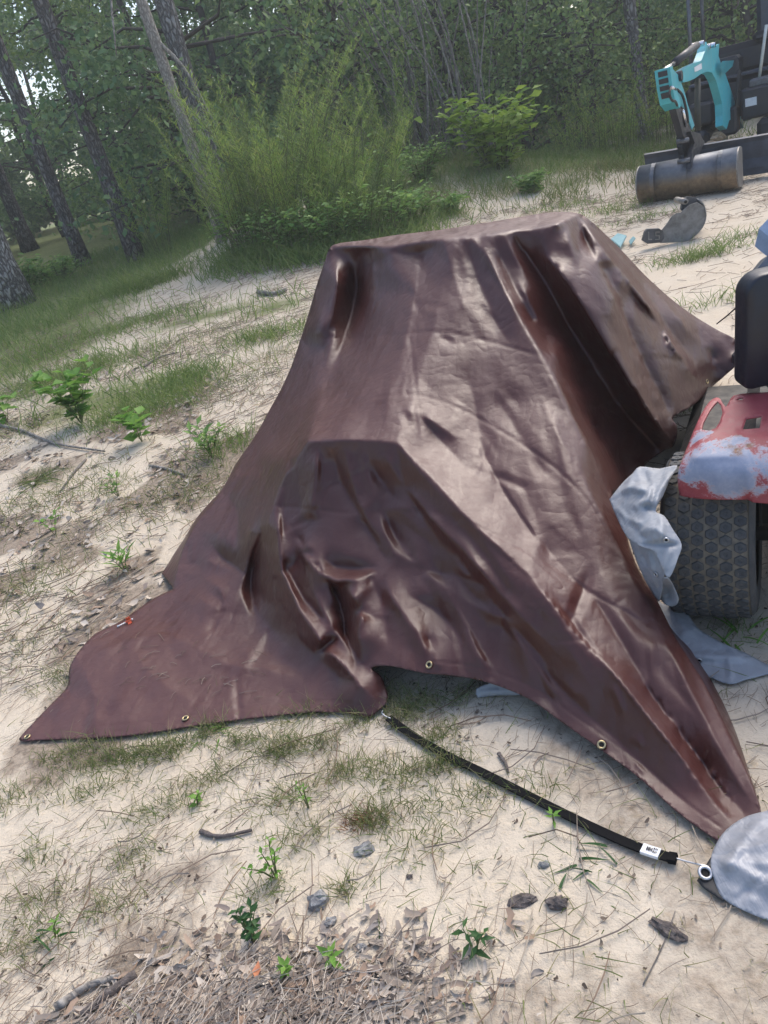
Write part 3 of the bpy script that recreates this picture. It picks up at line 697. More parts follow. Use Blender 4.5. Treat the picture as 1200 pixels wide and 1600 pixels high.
def band(C, hw, th, tw=0.0):
    T = np.gradient(C, axis=0); T /= np.linalg.norm(T, axis=1)[:, None]; V = []; F = []
    for i, (c, t_) in enumerate(zip(C, T)):
        sd_ = unit(np.cross(t_, [0, 0, 1])); up = np.cross(sd_, t_); w_ = hw[i] if hasattr(hw, '__len__') else hw
        prof = [(-w_, -th), (-w_, th * .7), (-w_ * .9, th), (-w_ * .3, th * .8), (w_ * .3, th * .8), (w_ * .9, th), (w_, th * .7), (w_, -th)]
        V += [c + sd_ * a + up * b for a, b in prof]
    m = 8
    for i in range(len(C) - 1):
        for k in range(m): F.append((i * m + k, i * m + (k + 1) % m, (i + 1) * m + (k + 1) % m, (i + 1) * m + k))
    F += [tuple(range(m))[::-1], tuple((len(C) - 1) * m + k for k in range(m))]
    return V, F
mk('band', *band(SC, .0125, .0022), M_RUBBER, strap, smooth=False)
mk('end_boss', *band(SC[-7:], .0125, .0065), M_RUBBER, strap)
lab = mk('paper_label', *band(SC[-14:-9] + [0, 0, .0012], .0135, .0042), M_LABEL, strap)
tv = unit(SC[-9] - SC[-14]); sdv = unit(np.cross(tv, [0, 0, 1])); b = B()
for k, (a, w_, l_) in enumerate([(-.55, .7, .10), (-.38, .6, .05), (-.25, .75, .08), (-.1, .55, .04), (.05, .7, .07), (.3, .55, .10), (.52, .6, .06), (.68, .5, .05)]):
    c = SC[-12] + tv * .018 * a + [0, 0, .0066]
    for q in ((-.5, .42), (.22, .5)) if k > 4 else ((-.1, .75),): b.obox(c + sdv * .012 * q[0], tv * .014 * l_, sdv * .009 * q[1] * w_, (0, 0, .0003))
b.build('print_bar', M_PRINT, lab)
ringp = hit(np.array([1101.]), np.array([1366.]))[0] + [0, 0, .017]
e_ = SC[-1]
b = B(); b.tube(smooth_curve([e_ - tv * .012, e_ + tv * .01 + [0, 0, .001], ringp * .6 + e_ * .4 + [0, 0, .006], ringp + [-.004, .004, .010], ringp + [.009, -.002, .006], ringp + [.008, -.010, -.004]], 22), .0021, 8)
b.build('wire_hook', M_STEEL, strap, smooth=True)
b = B(); e0 = SC[0]; b.tube(smooth_curve([e0 + tv * .01, e0 - tv * .012 + [0, 0, .004], e0 - tv * .022 + [0, .004, .012], e0 - tv * .015 + [0, .008, .017]], 12), .0021, 8)
b.build('wire_hook', M_STEEL, strap, smooth=True)

# ------------------------------------------------------------------ silver tarp corner beside the strap
t = NT('silver_poly_tarp'); p = t.pos(); nz = t.noise(p, 7, 5, 0.6, 0.5)
wz = t.noise(t.pos((300, 24, 60), (0, 0, 0.9)), 1, 2)
t.set(Base_Color=t.ramp(nz, [(0.35, (0.24, 0.25, 0.275)), (0.65, (0.33, 0.34, 0.37))]), Roughness=t.f(wz, 0.3, 0.7, 0.38, 0.6), Metallic=0.1)
rd = lambda sc_: t.math('ABSOLUTE', t.math('SUBTRACT', t.noise(p, sc_, 2, .5, .1), .5))
t.bump(wz, 0.3, 0.003, t.bump(rd(40), .3, .008, t.bump(rd(13), 0.5, 0.03))); M_SILVER = t.m
cor = empty('silver_tarp', hit(np.array([1180.]), np.array([1360.]))[0]); tag(cor, 'silver poly tarp corner with black patch and metal ring, hooked by the rubber strap', 'tarp')
V, tr, sfc = patch([(1200,1266,.05),(1165,1276,.045),(1135,1296,.04),(1117,1322,.035),(1110,1348,.03),(1117,1378,.016),(1130,1404,.012),(1165,1424,.012),(1205,1440,.012),(1270,1462,.012),(1340,1480,.012),(1360,1380,.08),(1340,1270,.12),(1260,1255,.09)],
    [(1160,1330,.055),(1200,1310,.07),(1185,1370,.045),(1230,1350,.075),(1150,1375,.035),(1200,1410,.022),(1290,1380,.08)], 4.5,
    folds=[([(1120,1340),(1170,1362),(1240,1400)], .012, 6, 14), ([(1205,1270),(1165,1310),(1130,1370)], .010, 6, 10), ([(1150,1410),(1180,1380),(1230,1345)], -.010, 6, 6), ([(1125,1350),(1160,1345),(1210,1352)], .008, 8, 10), ([(1150,1300),(1175,1340),(1200,1390)], -.006, 8, 8), ([(1135,1330),(1180,1322),(1230,1300)], .007, 7, 9), ([(1170,1390),(1185,1370),(1210,1360)], .008, 4, 10), ([(1130,1385),(1160,1400),(1200,1420)], .004, 6, 8)])
solid(mk('sheet', V, [tr], M_SILVER, cor, smooth=True), .0015)
V, tr, sfb = patch([(1113,1335,.018),(1104,1350,.016),(1094,1366,.014),(1089,1376,.012),(1100,1388,.011),(1130,1408,.011),(1150,1390,.016),(1140,1345,.022)], [(1110,1366,.016)], 4, rounded=1)
M_BLACKFAB = simple('black_corner_patch', (0.018, 0.018, 0.020), (0.012, 0.012, 0.013), 0.6, 0, 60)
solid(mk('corner_patch', V, [tr], M_BLACKFAB, cor, smooth=True), .0015)
cR = sfb([1102], [1366])[0] + [0, 0, .003]; mk('ring', *ring_vf(cR, (0, -.35, .93), .0085, .0165, .0035, 24), M_STEEL, cor, smooth=True)
mk('ring_hole', *disc_vf(cR + [0, 0, .001], (0, -.35, .93), .0088), M_DARK, cor)

# ------------------------------------------------------------------ garden tractor: rear wheel, rusty fender, seat
pl = hit(np.array([1052., 1172.]), np.array([955., 964.])); TE1 = unit((pl[1] - pl[0]) * [1, 1, 0]); TE2 = np.array([-TE1[1], TE1[0], 0]); TE2 = TE2 if TE2[1] > 0 else -TE2
WR, WW = 0.262, 0.245
wc = pl.mean(0) + TE2 * .085 + TE1 * .012; wc[2] = terrain(wc[0], wc[1]) + WR - .008
tractor = empty('garden_tractor', on(wc[0] + .4, wc[1] + .1)); tag(tractor, 'old red garden tractor with peeling rusty fender, turf tyre and dark seat', 'tractor')
t = NT('turf_tyre_rubber'); p = t.pos(); nz = t.noise(p, 30, 5, 0.7)
t.set(Base_Color=t.ramp(nz, [(0.35, (0.045, 0.047, 0.050)), (0.6, (0.070, 0.070, 0.070)), (0.8, (0.13, 0.12, 0.10))]), Roughness=0.78); t.bump(t.noise(p, 140, 3), 0.25, 0.003); M_TYRE = t.m
t = NT('muddy_tread_groove'); p = t.pos(); nz = t.noise(p, 40, 4, 0.7)
t.set(Base_Color=t.ramp(nz, [(0.3, (0.11, 0.095, 0.075)), (0.7, (0.20, 0.17, 0.13))]), Roughness=0.95); M_GROOVE = t.m
def wheel(wc, name='wheel', lugs=True):
    wh = empty(name, wc); wh.parent = tractor; wh.location = Vector(wc) - tractor.location
    prof = [(-.5, .62), (-.52, .78), (-.50, .90), (-.46, .955), (-.40, .972), (-.2, .982), (0, .986), (.2, .982), (.40, .972), (.46, .955), (.50, .90), (.52, .78), (.5, .62)]
    def rev(pr, seg=56):
        V = []; F = []; n = len(pr)
        for i in range(seg):
            a = 2 * math.pi * i / seg; d = TE2 * math.cos(a) + np.array([0, 0, 1]) * math.sin(a)
            V += [wc + TE1 * WW * q[0] + d * WR * q[1] for q in pr]
        for i in range(seg):
            for k in range(n - 1): F.append((i * n + k, i * n + k + 1, ((i + 1) % seg) * n + k + 1, ((i + 1) % seg) * n + k))
        return V, F
    ty = mk('tyre', *rev(prof), M_GROOVE, wh, smooth=True)
    mk('rim', *rev([(-.46, .62), (-.30, .60), (-.22, .5), (-.2, .18), (-.26, .14), (-.26, .0)]), M_RIM, wh, smooth=True)
    mk('rim', *rev([(.46, .62), (.30, .60), (.22, .5), (.2, .18), (.26, .14), (.26, .0)]), M_RIM, wh, smooth=True)
    side = []
    for sg in (-1, 1): mk('sidewall', *rev([(sg * .47, .962), (sg * .512, .91), (sg * .532, .78), (sg * .512, .615)]), M_TYRE, ty, smooth=True)
    if not lugs: return wh
    nrow = 6; ncir = 42; hexr = .0188; k = 0; V = []; hexes = []
    for r in range(nrow):
        uu = (-.5 + (r + .5) / nrow) * .92
        for c in range(ncir):
            a = 2 * math.pi * (c + .5 * (r % 2)) / ncir; hexes.append((uu, a))
    base = None
    for uu, a in hexes:
        d = TE2 * math.cos(a) + np.array([0, 0, 1]) * math.sin(a); tg = -TE2 * math.sin(a) + np.array([0, 0, 1]) * math.cos(a)
        rr = WR * (.972 if abs(uu) > .35 else .985)
        if (d @ unit(EYE - wc)) < -.25: continue
        V = []
        for h, s in ((-.002, 1), (.003, .95), (.0048, .84), (.0046, .34), (.0032, .26)):
            for q in range(6):
                an = math.pi / 3 * q; V.append(hexr * s * (math.cos(an) * tg * .97 + math.sin(an) * TE1 * 1.02) + d * h)
        F = []
        for l in range(4):
            for q in range(6): F.append((l * 6 + q, l * 6 + (q + 1) % 6, (l + 1) * 6 + (q + 1) % 6, (l + 1) * 6 + q))
        F.append(tuple(24 + q for q in range(6)))
        o = mk('tread_block', np.array(V) + wc + TE1 * WW * uu + d * rr, F, M_TYRE, ty)
    return wh
M_RIM = simple('wheel_rim_paint', (0.30, 0.28, 0.25), (0.16, 0.10, 0.07), 0.6, 0.2, 18)
wheel(wc)
b = B(); b.tube([wc + TE1 * .10, wc + TE1 * .95], .022, 10); b.build('axle', M_BLACKFAB, tractor, smooth=True)
b = B(); b.obox(wc + TE1 * .46 + [0, 0, .05] + TE2 * .2, TE1 * .15, TE2 * .28, (0, 0, .09), .02); b.build('gearbox', simple('greasy_black_iron', (0.02, 0.02, 0.022), (0.035, 0.03, 0.025), 0.6, 0.3, 25), tractor)
wheel(wc + TE1 * .92)
M_IRON = simple('shadowed_black_iron', (0.018, 0.018, 0.020), (0.03, 0.026, 0.022), 0.6, 0.3, 25)
b = B(); b.obox(wc + TE1 * .42 + TE2 * .62 + [0, 0, .04], TE1 * .36, TE2 * .42, (0, 0, .17), .05); b.build('chassis', M_IRON, tractor)
b = B(); b.obox(wc + TE1 * .30 + TE2 * 1.05 + [0, 0, -.12], TE1 * .50, TE2 * .38, (0, 0, .09), .06); b.build('mower_deck', M_IRON, tractor)
t = NT('peeling_red_paint'); p = t.pos(); n1 = t.noise(p, 6.5, 6, 0.62, 0.3); n2 = t.noise(p, 42, 6, 0.8); n3 = t.noise(p, 5, 4, 0.6); n4 = t.noise(p, 120, 3, .7)
red = t.ramp(n2, [(0.3, (0.24, 0.035, 0.042)), (0.6, (0.32, 0.060, 0.068)), (0.8, (0.38, 0.13, 0.13))])
prim = t.ramp(n2, [(0.3, (0.19, 0.25, 0.35)), (0.6, (0.26, 0.32, 0.42)), (0.8, (0.36, 0.39, 0.43))])
SEP = t.n('ShaderNodeSeparateXYZ')
fcen = at(1118., 730., .60)
mpv = t.n('ShaderNodeVectorMath', operation='SUBTRACT'); t.l(t.n('ShaderNodeNewGeometry').outputs['Position'], mpv.inputs[0]); mpv.inputs[1].default_value = tuple(fcen)
ln = t.n('ShaderNodeVectorMath', operation='LENGTH'); t.l(mpv.outputs[0], ln.inputs[0])
n5 = t.noise(t.pos((1, 1, 2.5)), 95, 5, .85)
worn = t.math('SUBTRACT', t.math('ADD', t.math('ADD', t.math('MULTIPLY', n1, 1.25), t.math('MULTIPLY', n5, .28)), t.math('MULTIPLY', n2, .26)), t.math('MULTIPLY', ln.outputs['Value'], 2.3))
wm = t.f(worn, 0.58, 0.66, 0, .9); edge = t.math('MULTIPLY', t.f(worn, 0.57, 0.62), t.f(worn, 0.70, 0.63))
col = t.mix(wm, red, prim); col = t.mix(t.math('MULTIPLY', edge, .22), col, (0.72, 0.70, 0.68))
rust = t.f(t.math('ADD', n3, t.math('MULTIPLY', n2, .25)), 0.70, 0.76)
col = t.mix(rust, col, t.ramp(n4, [(0.3, (0.11, 0.04, 0.018)), (0.7, (0.28, 0.13, 0.06))]))
t.set(Base_Color=col, Roughness=t.f(n2, .3, .7, .42, .66)); t.bump(n4, .12, .0015); M_RED = t.m
slot = [(1096,671),(1099,660),(1110,640),(1121,627),(1126,632),(1129,645),(1124,660),(1118,669),(1108,673)]
sqh = [(1160,671),(1166,654),(1190,650),(1187,669)]
lat = [(1149,625),(1155,622),(1162,621),(1159,625)]
V, tr, sff = patch([(1062,774,.49),(1059,755,.53),(1060,735,.565),(1068,712,.59),(1076,692,.60),(1084,672,.615),(1095,648,.63),(1108,628,.64),(1119,621,.645),(1126,624,.645),(1134,636,.645),(1142,622,.65),(1150,617,.655),(1172,614,.66),(1210,612,.66),(1290,604,.66),(1380,596,.66),(1400,680,.62),(1405,760,.565),(1405,810,.49),(1300,796,.49),(1212,788,.49),(1176,785,.49),(1168,781,.49),(1120,781,.49),(1080,778,.49)],
    [(1066,752,.54),(1120,760,.54),(1175,763,.535),(1066,728,.58),(1120,735,.585),(1172,738,.58),(1230,740,.58),(1320,745,.58),(1085,712,.61),(1130,712,.612),(1172,712,.61),(1240,710,.61),(1092,690,.625),(1140,680,.637),(1180,675,.64),(1240,665,.64),(1140,650,.648),(1180,640,.655),(1110,680,.635),(1330,690,.625)],
    3.6, holes=[slot, sqh, lat], folds=[([(1072,716),(1120,713),(1166,711)], .006, 4, 6), ([(1168,700),(1170,740),(1172,782)], .008, 4, 12), ([(1150,672),(1175,676),(1215,670)], -.012, 4, 5)], smooth_n=2, reg=.0015, ground=False, rounded=2)
fen = solid(mk('fender', V, [tr], M_RED, tractor, smooth=True), .004)
c, _ = sff([1155], [624])[0], 0
# seat: rounded slab standing on the fender
M_SEAT = simple('dark_vinyl', (0.012, 0.015, 0.026), (0.008, 0.010, 0.018), 0.42, 0, 30, 0.1)
s0 = at(1164., 612., .68); SN = unit([-.12, -.99, 0]); SX = unit(np.cross([0, 0, 1], -SN)); SX = SX if SX[0] > 0 else -SX
def slab(c0, X, Z, N, w_, h_, th, rad, seg=8):               # rounded rectangle slab with soft edges, c0 = lower left corner
    out = []
    for cx, cy, a0 in ((w_ - rad, h_ - rad, 0), (rad, h_ - rad, 90), (rad * .4, rad * .4, 180), (w_ - rad * .4, rad * .4, 270)):
        r_ = rad if cy > h_ / 2 else rad * .4
        for k in range(seg + 1):
            a = math.radians(a0 + 90 * k / seg); out.append((cx + r_ * math.cos(a), cy + r_ * math.sin(a)))
    out = np.array(out); cen = np.array([w_ / 2, h_ / 2]); V = []; F = []; n = len(out)
    for dz, sc in ((0, .90), (.004, .96), (.014, .995), (.03, 1.0), (th - .03, 1.0), (th - .014, .995), (th - .004, .96), (th, .9)):
        for q in out:
            e = cen + (q - cen) * np.array([1 - (1 - sc) * .25 / w_ * .5, 1 - (1 - sc) * .25 / h_ * .5]); V.append(c0 + X * e[0] + Z * e[1] - N * dz)
    for l in range(7):
        for k in range(n): F.append((l * n + k, l * n + (k + 1) % n, (l + 1) * n + (k + 1) % n, (l + 1) * n + k))
    F += [tuple(range(n))[::-1], tuple(7 * n + k for k in range(n))]
    return V, F
ZT = unit(np.array([0, 0, 1]) - SN * -.12)
htop = None
h_ = 0.40
for hh in np.linspace(.2, .6, 81):
    if proj(s0 + ZT * hh)[1] < 437: h_ = hh; break
seat = mk('seat', *slab(s0, SX, ZT, SN, .46, h_, .09, .055), M_SEAT, tractor, smooth=True)
b = B(); b.obox(s0 + SX * .23 - SN * .2 + SX * .04 + [0, 0, -.03], SX * .16, SN * .2, (0, 0, .035), .02); b.build('seat_base', M_SEAT, seat)
M_GREYP = simple('dull_grey_metal', (0.16, 0.17, 0.19), (0.10, 0.10, 0.11), 0.45, 0.5, 25)
q0 = at(1178., 432., 1.02); dq = depth(q0)
b = B(); b.prism([atw(np.array(x), np.array(y), np.array(dq + .10)) for x, y in ((1177, 436), (1184, 419), (1201, 398), (1260, 380), (1260, 440))], AX_F * .05); b.build('seat_bracket', M_GREYP, tractor)
M_BLUEP = simple('pale_blue_panel', (0.34, 0.42, 0.55), (0.26, 0.33, 0.44), 0.4, 0.1, 20)
b = B(); b.prism([atw(np.array(x), np.array(y), np.array(dq + .5)) for x, y in ((1186, 357), (1201, 341), (1300, 300), (1310, 360), (1204, 372))], AX_F * .03 + AX_U * -.05); b.build('dash_panel', M_BLUEP, tractor)
b = B(); b.tube([atw(np.array(1210.), np.array(370.), np.array(dq + .53)), atw(np.array(1240.), np.array(560.), np.array(dq + .5))], .02, 8); b.build('dash_post', M_GREYP, tractor)
# thin rod between tarp and tractor
b = B(); pr = atw(np.array([1120., 1140., 1160.]), np.array([506., 490., 471.]), np.array([3.55, 3.2, 2.9])); b.tube(smooth_curve(pr, 8), .0028, 6)
cab = b.build('cable', M_RUBBER, None, True, loc=pr[0]); tag(cab, 'thin dark cable running from behind the brown tarp to the tractor seat', 'cable')

# ------------------------------------------------------------------ pale grey vinyl sheet crumpled beside the wheel
t = NT('grey_vinyl'); p = t.pos(); nz = t.noise(p, 9, 4, 0.6)
t.set(Base_Color=t.ramp(nz, [(0.35, (0.26, 0.275, 0.30)), (0.65, (0.32, 0.335, 0.36))]), Roughness=t.f(nz, .3, .7, .48, .62)); rd2 = lambda sc_: t.math('ABSOLUTE', t.math('SUBTRACT', t.noise(p, sc_, 2, .5, .1), .5)); t.bump(rd2(45), .3, .006, t.bump(rd2(14), .5, .03)); M_VINYL = t.m
gv = empty('vinyl_sheet', hit(np.array([1050.]), np.array([1000.]))[0]); tag(gv, 'pale grey vinyl sheet crumpled on the ground against the turf tyre', 'sheet')
VV = []; TT = []; n0 = 0
def addp(*a, **k):
    global n0
    V, tr, s = patch(*a, **k); VV.append(V); TT.append(tr + n0); n0 += len(V); return s
s1 = addp([(952,780,.34),(972,755,.37),(988,740,.40),(1000,729,.42),(1030,732,.43),(1058,727,.45),(1049,745,.44),(1036,775,.42),(1024,798,.40),(1038,806,.40),(1052,828,.38),(1065,850,.36),(1060,870,.34),(1046,902,.30),(1034,890,.31),(1022,862,.34),(1000,853,.34),(980,840,.32),(962,805,.33)],
   [(1000,760,.43),(1020,760,.43),(1010,790,.41),(990,790,.385),(1025,825,.40),(1000,825,.37),(1040,848,.37),(1045,875,.335)], 3.2,
   folds=[([(960,790),(985,812),(1010,818)], .02, 3, 6), ([(1005,735),(1012,760),(1000,785)], -.02, 4, 6), ([(1030,800),(1035,825),(1030,850)], .016, 4, 6), ([(975,800),(1000,835),(1020,845)], -.015, 4, 5), ([(965,772),(985,760),(1000,765),(1015,762)], .03, 4, 6), ([(1000,729),(985,750),(978,775)], .026, 4, 6), ([(1018,757),(1010,785),(985,800)], .04, 3, 8), ([(1050,735),(1030,770),(1022,797)], .035, 4, 5), ([(985,800),(1005,790),(1024,798)], -.03, 4, 5), ([(990,838),(1020,826),(1060,848)], .012, 3, 5), ([(1000,852),(1030,850),(1062,851)], -.03, 3, 3), ([(1050,855),(1040,880),(1038,893)], .012, 3, 5)], ground=False, lift=.085)
s2 = addp([(980,825,.31),(1005,845,.30),(1030,858,.29),(1040,880,.27),(1037,900,.24),(1034,925,.17),(1029,940,.10),(1015,920,.12),(1000,890,.20),(985,850,.27)], [(1015,885,.24),(1022,905,.2)], 3.2,
   folds=[([(1012,862),(1018,890),(1024,930)], .014, 4, 5), ([(1003,866),(1010,878),(1016,884)], -.02, 3, 3)], ground=False, lift=.10)
s2b = addp([(1037,902,.25),(1046,905,.24),(1056,925,.19),(1060,938,.15),(1054,947,.12),(1042,946,.11),(1032,936,.10),(1034,922,.16)], [(1045,925,.13)], 3.2, folds=[([(1043,912),(1046,925),(1043,938)], -.03, 5, 5)], ground=False, lift=.10)
s3 = addp([(1024,935,.07),(1045,948,.08),(1072,957,.06),(1085,975,.05),(1098,987,.04),(1130,1005,.03),(1165,1020,.02),(1195,1036,.014),(1216,1046,.012),(1200,1053,.012),(1165,1062,.012),(1140,1069,.012),(1110,1058,.012),(1085,1046,.014),(1060,1012,.03),(1038,970,.05)],
   [(1070,990,.05),(1110,1020,.035),(1150,1030,.03),(1130,1045,.018)], 3.6,
   folds=[([(1066,1022),(1110,1024),(1150,1024),(1192,1034)], .014, 3, 9), ([(1072,1034),(1120,1036),(1180,1037)], -.012, 3, 3), ([(1138,1024),(1142,1050),(1140,1066)], .01, 4, 6), ([(1045,955),(1080,990),(1110,1015)], .008, 8, 8)])
solid(mk('sheet', np.vstack(VV), [np.vstack(TT)], M_VINYL, gv, smooth=True), .0015)
for s_, px, py in ((s1, 1041, 843), (s2, 1026, 897), (s3, 1093, 1031)):
    q = s_([px - 4, px + 4, px, px, px], [py, py, py - 4, py + 4, py]); n_ = unit(np.cross(q[1] - q[0], q[3] - q[2])); n_ = n_ if n_ @ (EYE - q[4]) > 0 else -n_
    eyelet(q[4], n_, gv, .008, M_STEEL)
V, tr, s4 = patch([(744,1076,.03),(770,1066,.05),(800,1070,.05),(818,1078,.04),(812,1086,.02),(775,1087,.015),(746,1090,.012)], [(770,1080,.03)], 3.2, folds=[([(744,1082),(775,1080),(812,1081)], .012, 3, 5)], rounded=2)
vs = solid(mk('vinyl_scrap', V, [tr], M_VINYL, None, True, loc=V.mean(0)), .0015); tag(vs, 'folded pale grey vinyl corner poking out under the front hem of the brown tarp', 'sheet')

# ------------------------------------------------------------------ small plastic toy-like stake lying on the tarp
c, n_ = normal_at(195, 976); a1 = surf([184], [981])[0] + n_ * .006; a2 = surf([199], [974])[0] + n_ * .008; a3 = surf([207], [971])[0] + n_ * .010
M_ORANGE = simple('orange_plastic', (0.75, 0.12, 0.04), (0.60, 0.09, 0.03), 0.4)
stake = empty('plastic_dart', a2); tag(stake, 'tiny white rod with an orange finned head lying on the brown tarp edge', 'dart')
b = B(); b.tube([a1, a1 * .7 + a2 * .3, a2], [.0055, .0025, .003], 8); b.build('rod', M_LABEL, stake, True)
b = B(); ax_ = unit(a3 - a2); u1 = unit(np.cross(ax_, n_)); u2 = np.cross(ax_, u1); b.tube([a2 - ax_ * .006, a2 + ax_ * .004, a3], [.004, .007, .005], 8)
for k in range(3):
    d = u1 * math.cos(2.1 * k + .5) + u2 * math.sin(2.1 * k + .5); b.obox((a2 + a3) / 2 + d * .009, ax_ * .008, d * .008, np.cross(ax_, d) * .0015)
b.build('finned_head', M_ORANGE, stake)
b = B(); b.tube([a3, a3 + ax_ * .006], [.005, .003], 8); b.build('tip', M_LABEL, stake, True)
# ------------------------------------------------------------------ mini excavator
_bl = hit(np.array([1010., 1150.]), np.array([315., 298.])); Bv = unit((_bl[1] - _bl[0]) * [1, 1, 0]); Av = np.array([Bv[1], -Bv[0], 0.]); Av = Av if Av[1] < 0 else -Av
Zv = np.array([0, 0, 1.]); Cb = _bl.mean(0); BWID = np.linalg.norm(_bl[1] - _bl[0])
def onp(px, py, off=0.0):                                    # pixel -> vertical plane through the boom, shifted sideways
    d = ray(px, py); q = Cb + Bv * off - EYE; tt = (q @ Bv) / (d @ Bv); return EYE + d * np.asarray(tt)[..., None]
def zz(L, off=0.0): L = np.array(L, float); return onp(1000 + L[:, 0] / 6, 50 + L[:, 1] / 6, off)
t = NT('turquoise_paint'); p = t.pos(); nz = t.noise(p, 12, 5, .6)
t.set(Base_Color=t.ramp(nz, [(0.3, (0.045, 0.34, 0.40)), (0.7, (0.06, 0.43, 0.50))]), Roughness=t.f(nz, .3, .7, .32, .5)); M_TEAL = t.m
M_MACH = simple('machine_black', (0.020, 0.024, 0.034), (0.012, 0.014, 0.020), 0.5, 0.1, 14)
M_BLADE = simple('worn_blue_steel', (0.075, 0.090, 0.125), (0.045, 0.052, 0.072), 0.5, 0.35, 9, 0.1)
M_CHROME = simple('chrome_rod', (0.75, 0.75, 0.76), (0.65, 0.65, 0.66), 0.2, 1.0)
M_HOSE = simple('hydraulic_hose', (0.02, 0.02, 0.02), rough=0.6)
M_MUD = simple('dried_mud', (0.30, 0.24, 0.16), (0.20, 0.15, 0.10), 0.95, 0, 22, 0.4)
M_STICKER = simple('white_sticker', (0.72, 0.74, 0.78), (0.62, 0.64, 0.70), 0.5)
exc = empty('mini_excavator', hit(np.array([1150.]), np.array([262.]))[0]); tag(exc, 'turquoise and black mini excavator with its wide bucket resting on the sand', 'excavator')
hw = 0.045
boom_pts = [(545,112),(532,200),(498,288),(400,330),(330,372),(300,420),(320,486),(360,486),(430,458),(500,410),(560,388),(600,400),(640,470),(672,580),(700,690),(706,800),(706,890),(745,925),(770,842),(800,826),(850,832),(882,856),(905,912),(905,800),(900,752),(830,692),(790,570),(735,420),(690,318),(664,240),(672,128),(640,150),(600,172),(565,155)]
b = B(); b.prism(zz(boom_pts, -hw), Bv * 2 * hw); boom = b.build('boom', M_TEAL, exc)
b = B(); b.prism(zz([(508,332),(575,292),(580,345),(512,376)], hw + .003), Bv * .002); b.build('decal', M_STICKER, boom)
for q in ((545, 118), (655, 132), (605, 150)):
    c = zz([q])[0]; b = B(); b.tube([c - Bv * .065, c + Bv * .065], .03, 12); b.build('pin', M_CHROME, boom)
b = B(); c0 = zz([(330, 425)])[0]; b.tube([c0 - Bv * .07, c0 + Bv * .07], .05, 12); b.build('pin', M_MACH, boom)
b = B(); b.tube(zz([(530, 128), (330, 285)], 0), .042, 10); cyl = b.build('boom_cylinder', M_MACH, exc, True)
b = B(); b.tube(zz([(340, 278), (215, 368)], 0), .02, 8); b.build('rod', M_CHROME, cyl, True)
# stick: two cheek plates, dark lower arm
st = None
b = B(); b.prism(zz([(215,350),(258,395),(288,430),(318,510),(350,600),(374,690),(440,890),(418,930),(345,735),(290,695),(254,600),(230,470)], -hw * .9), Bv * hw * 1.8); st = b.build('stick', M_TEAL, exc)
b = B(); b.prism(zz([(245,650),(330,690),(420,930),(415,985),(350,998),(300,830)], -hw * .75), Bv * hw * 1.5); b.build('stick_arm', M_MACH, st)
b = B()
b.prism(zz([(135,366),(160,358),(200,560),(245,700),(235,745),(188,690),(158,540)], -.075), Bv * .15); b.build('stick_bracket', M_TEAL, st)
for (x0, y0, x1, y1) in ((137, 385, 143, 435), (145, 455, 151, 500), (154, 522, 160, 565), (164, 585, 174, 635)):
    p0 = zz([(x0 + 2, y0)], -.075)[0] + Bv * .075; p1 = zz([(x1 + 2, y1)], -.075)[0] + Bv * .075; e1 = (p1 - p0) / 2; nf = unit(np.cross(e1, Bv)); nf = nf if nf @ Av > 0 else -nf
    b = B(); b.obox((p0 + p1) / 2 + nf * .004, e1, Bv * .045, nf * .004); b.build('bracket_opening', M_MACH, st)
for o_ in (-.025, .025):
    b = B(); b.tube(smooth_curve(zz([(600,180),(690,330),(760,520),(820,690),(850,800)], o_) + [0, 0, .03], 16), .014, 6); b.build('hose', M_HOSE, boom, True)
b = B(); b.tube(smooth_curve(zz([(290,520),(275,580),(300,640),(330,650),(350,690)], hw + .03), 14), .013, 6); b.build('hose', M_HOSE, st, True)
b = B(); b.tube(smooth_curve(zz([(350,540),(400,600),(440,760),(450,850)], hw + .02), 12), .014, 6); b.build('hose', M_HOSE, st, True)
b = B(); b.tube(smooth_curve(zz([(385,560),(410,680),(470,800),(490,880)], -hw), 12), .03, 8); b.build('hose', M_HOSE, st, True)
b = B(); b.tube(zz([(330, 655), (425, 905)], 0) + [-.0, -.0, .02], .038, 10); bc = b.build('bucket_cylinder', M_MACH, exc, True)
b = B(); b.tube(zz([(400, 735), (432, 880)], hw), .018, 8); b.build('rod', M_CHROME, bc, True)
b = B(); b.tube(zz([(290, 520), (330, 540)], hw + .02), .018, 8); b.build('fitting', M_CHROME, st, True)
b = B(); b.tube(zz([(540, 440), (538, 720), (545, 930)], .0), .035, 8); b.build('swing_hose', simple('olive_hose', (0.05, 0.05, 0.035), rough=.7), exc, True)
# linkage to the bucket
b = B(); b.prism(zz([(340,985),(420,985),(450,1060),(440,1150),(455,1290),(370,1300),(372,1160),(345,1080)], -.07), Bv * .05); b.build('link', M_MACH, exc)
b = B(); b.prism(zz([(430,940),(520,960),(560,1040),(520,1140),(480,1230),(430,1290),(445,1140),(470,1050)], .03), Bv * .05); b.build('link', M_MACH, exc)
for x, y in ((400, 1020), (545, 1050), (410, 1210)):
    c = zz([(x, y)])[0]; b = B(); b.tube([c - Bv * .065, c + Bv * .065], .026, 10); b.build('pin', M_GREYP, exc, True)
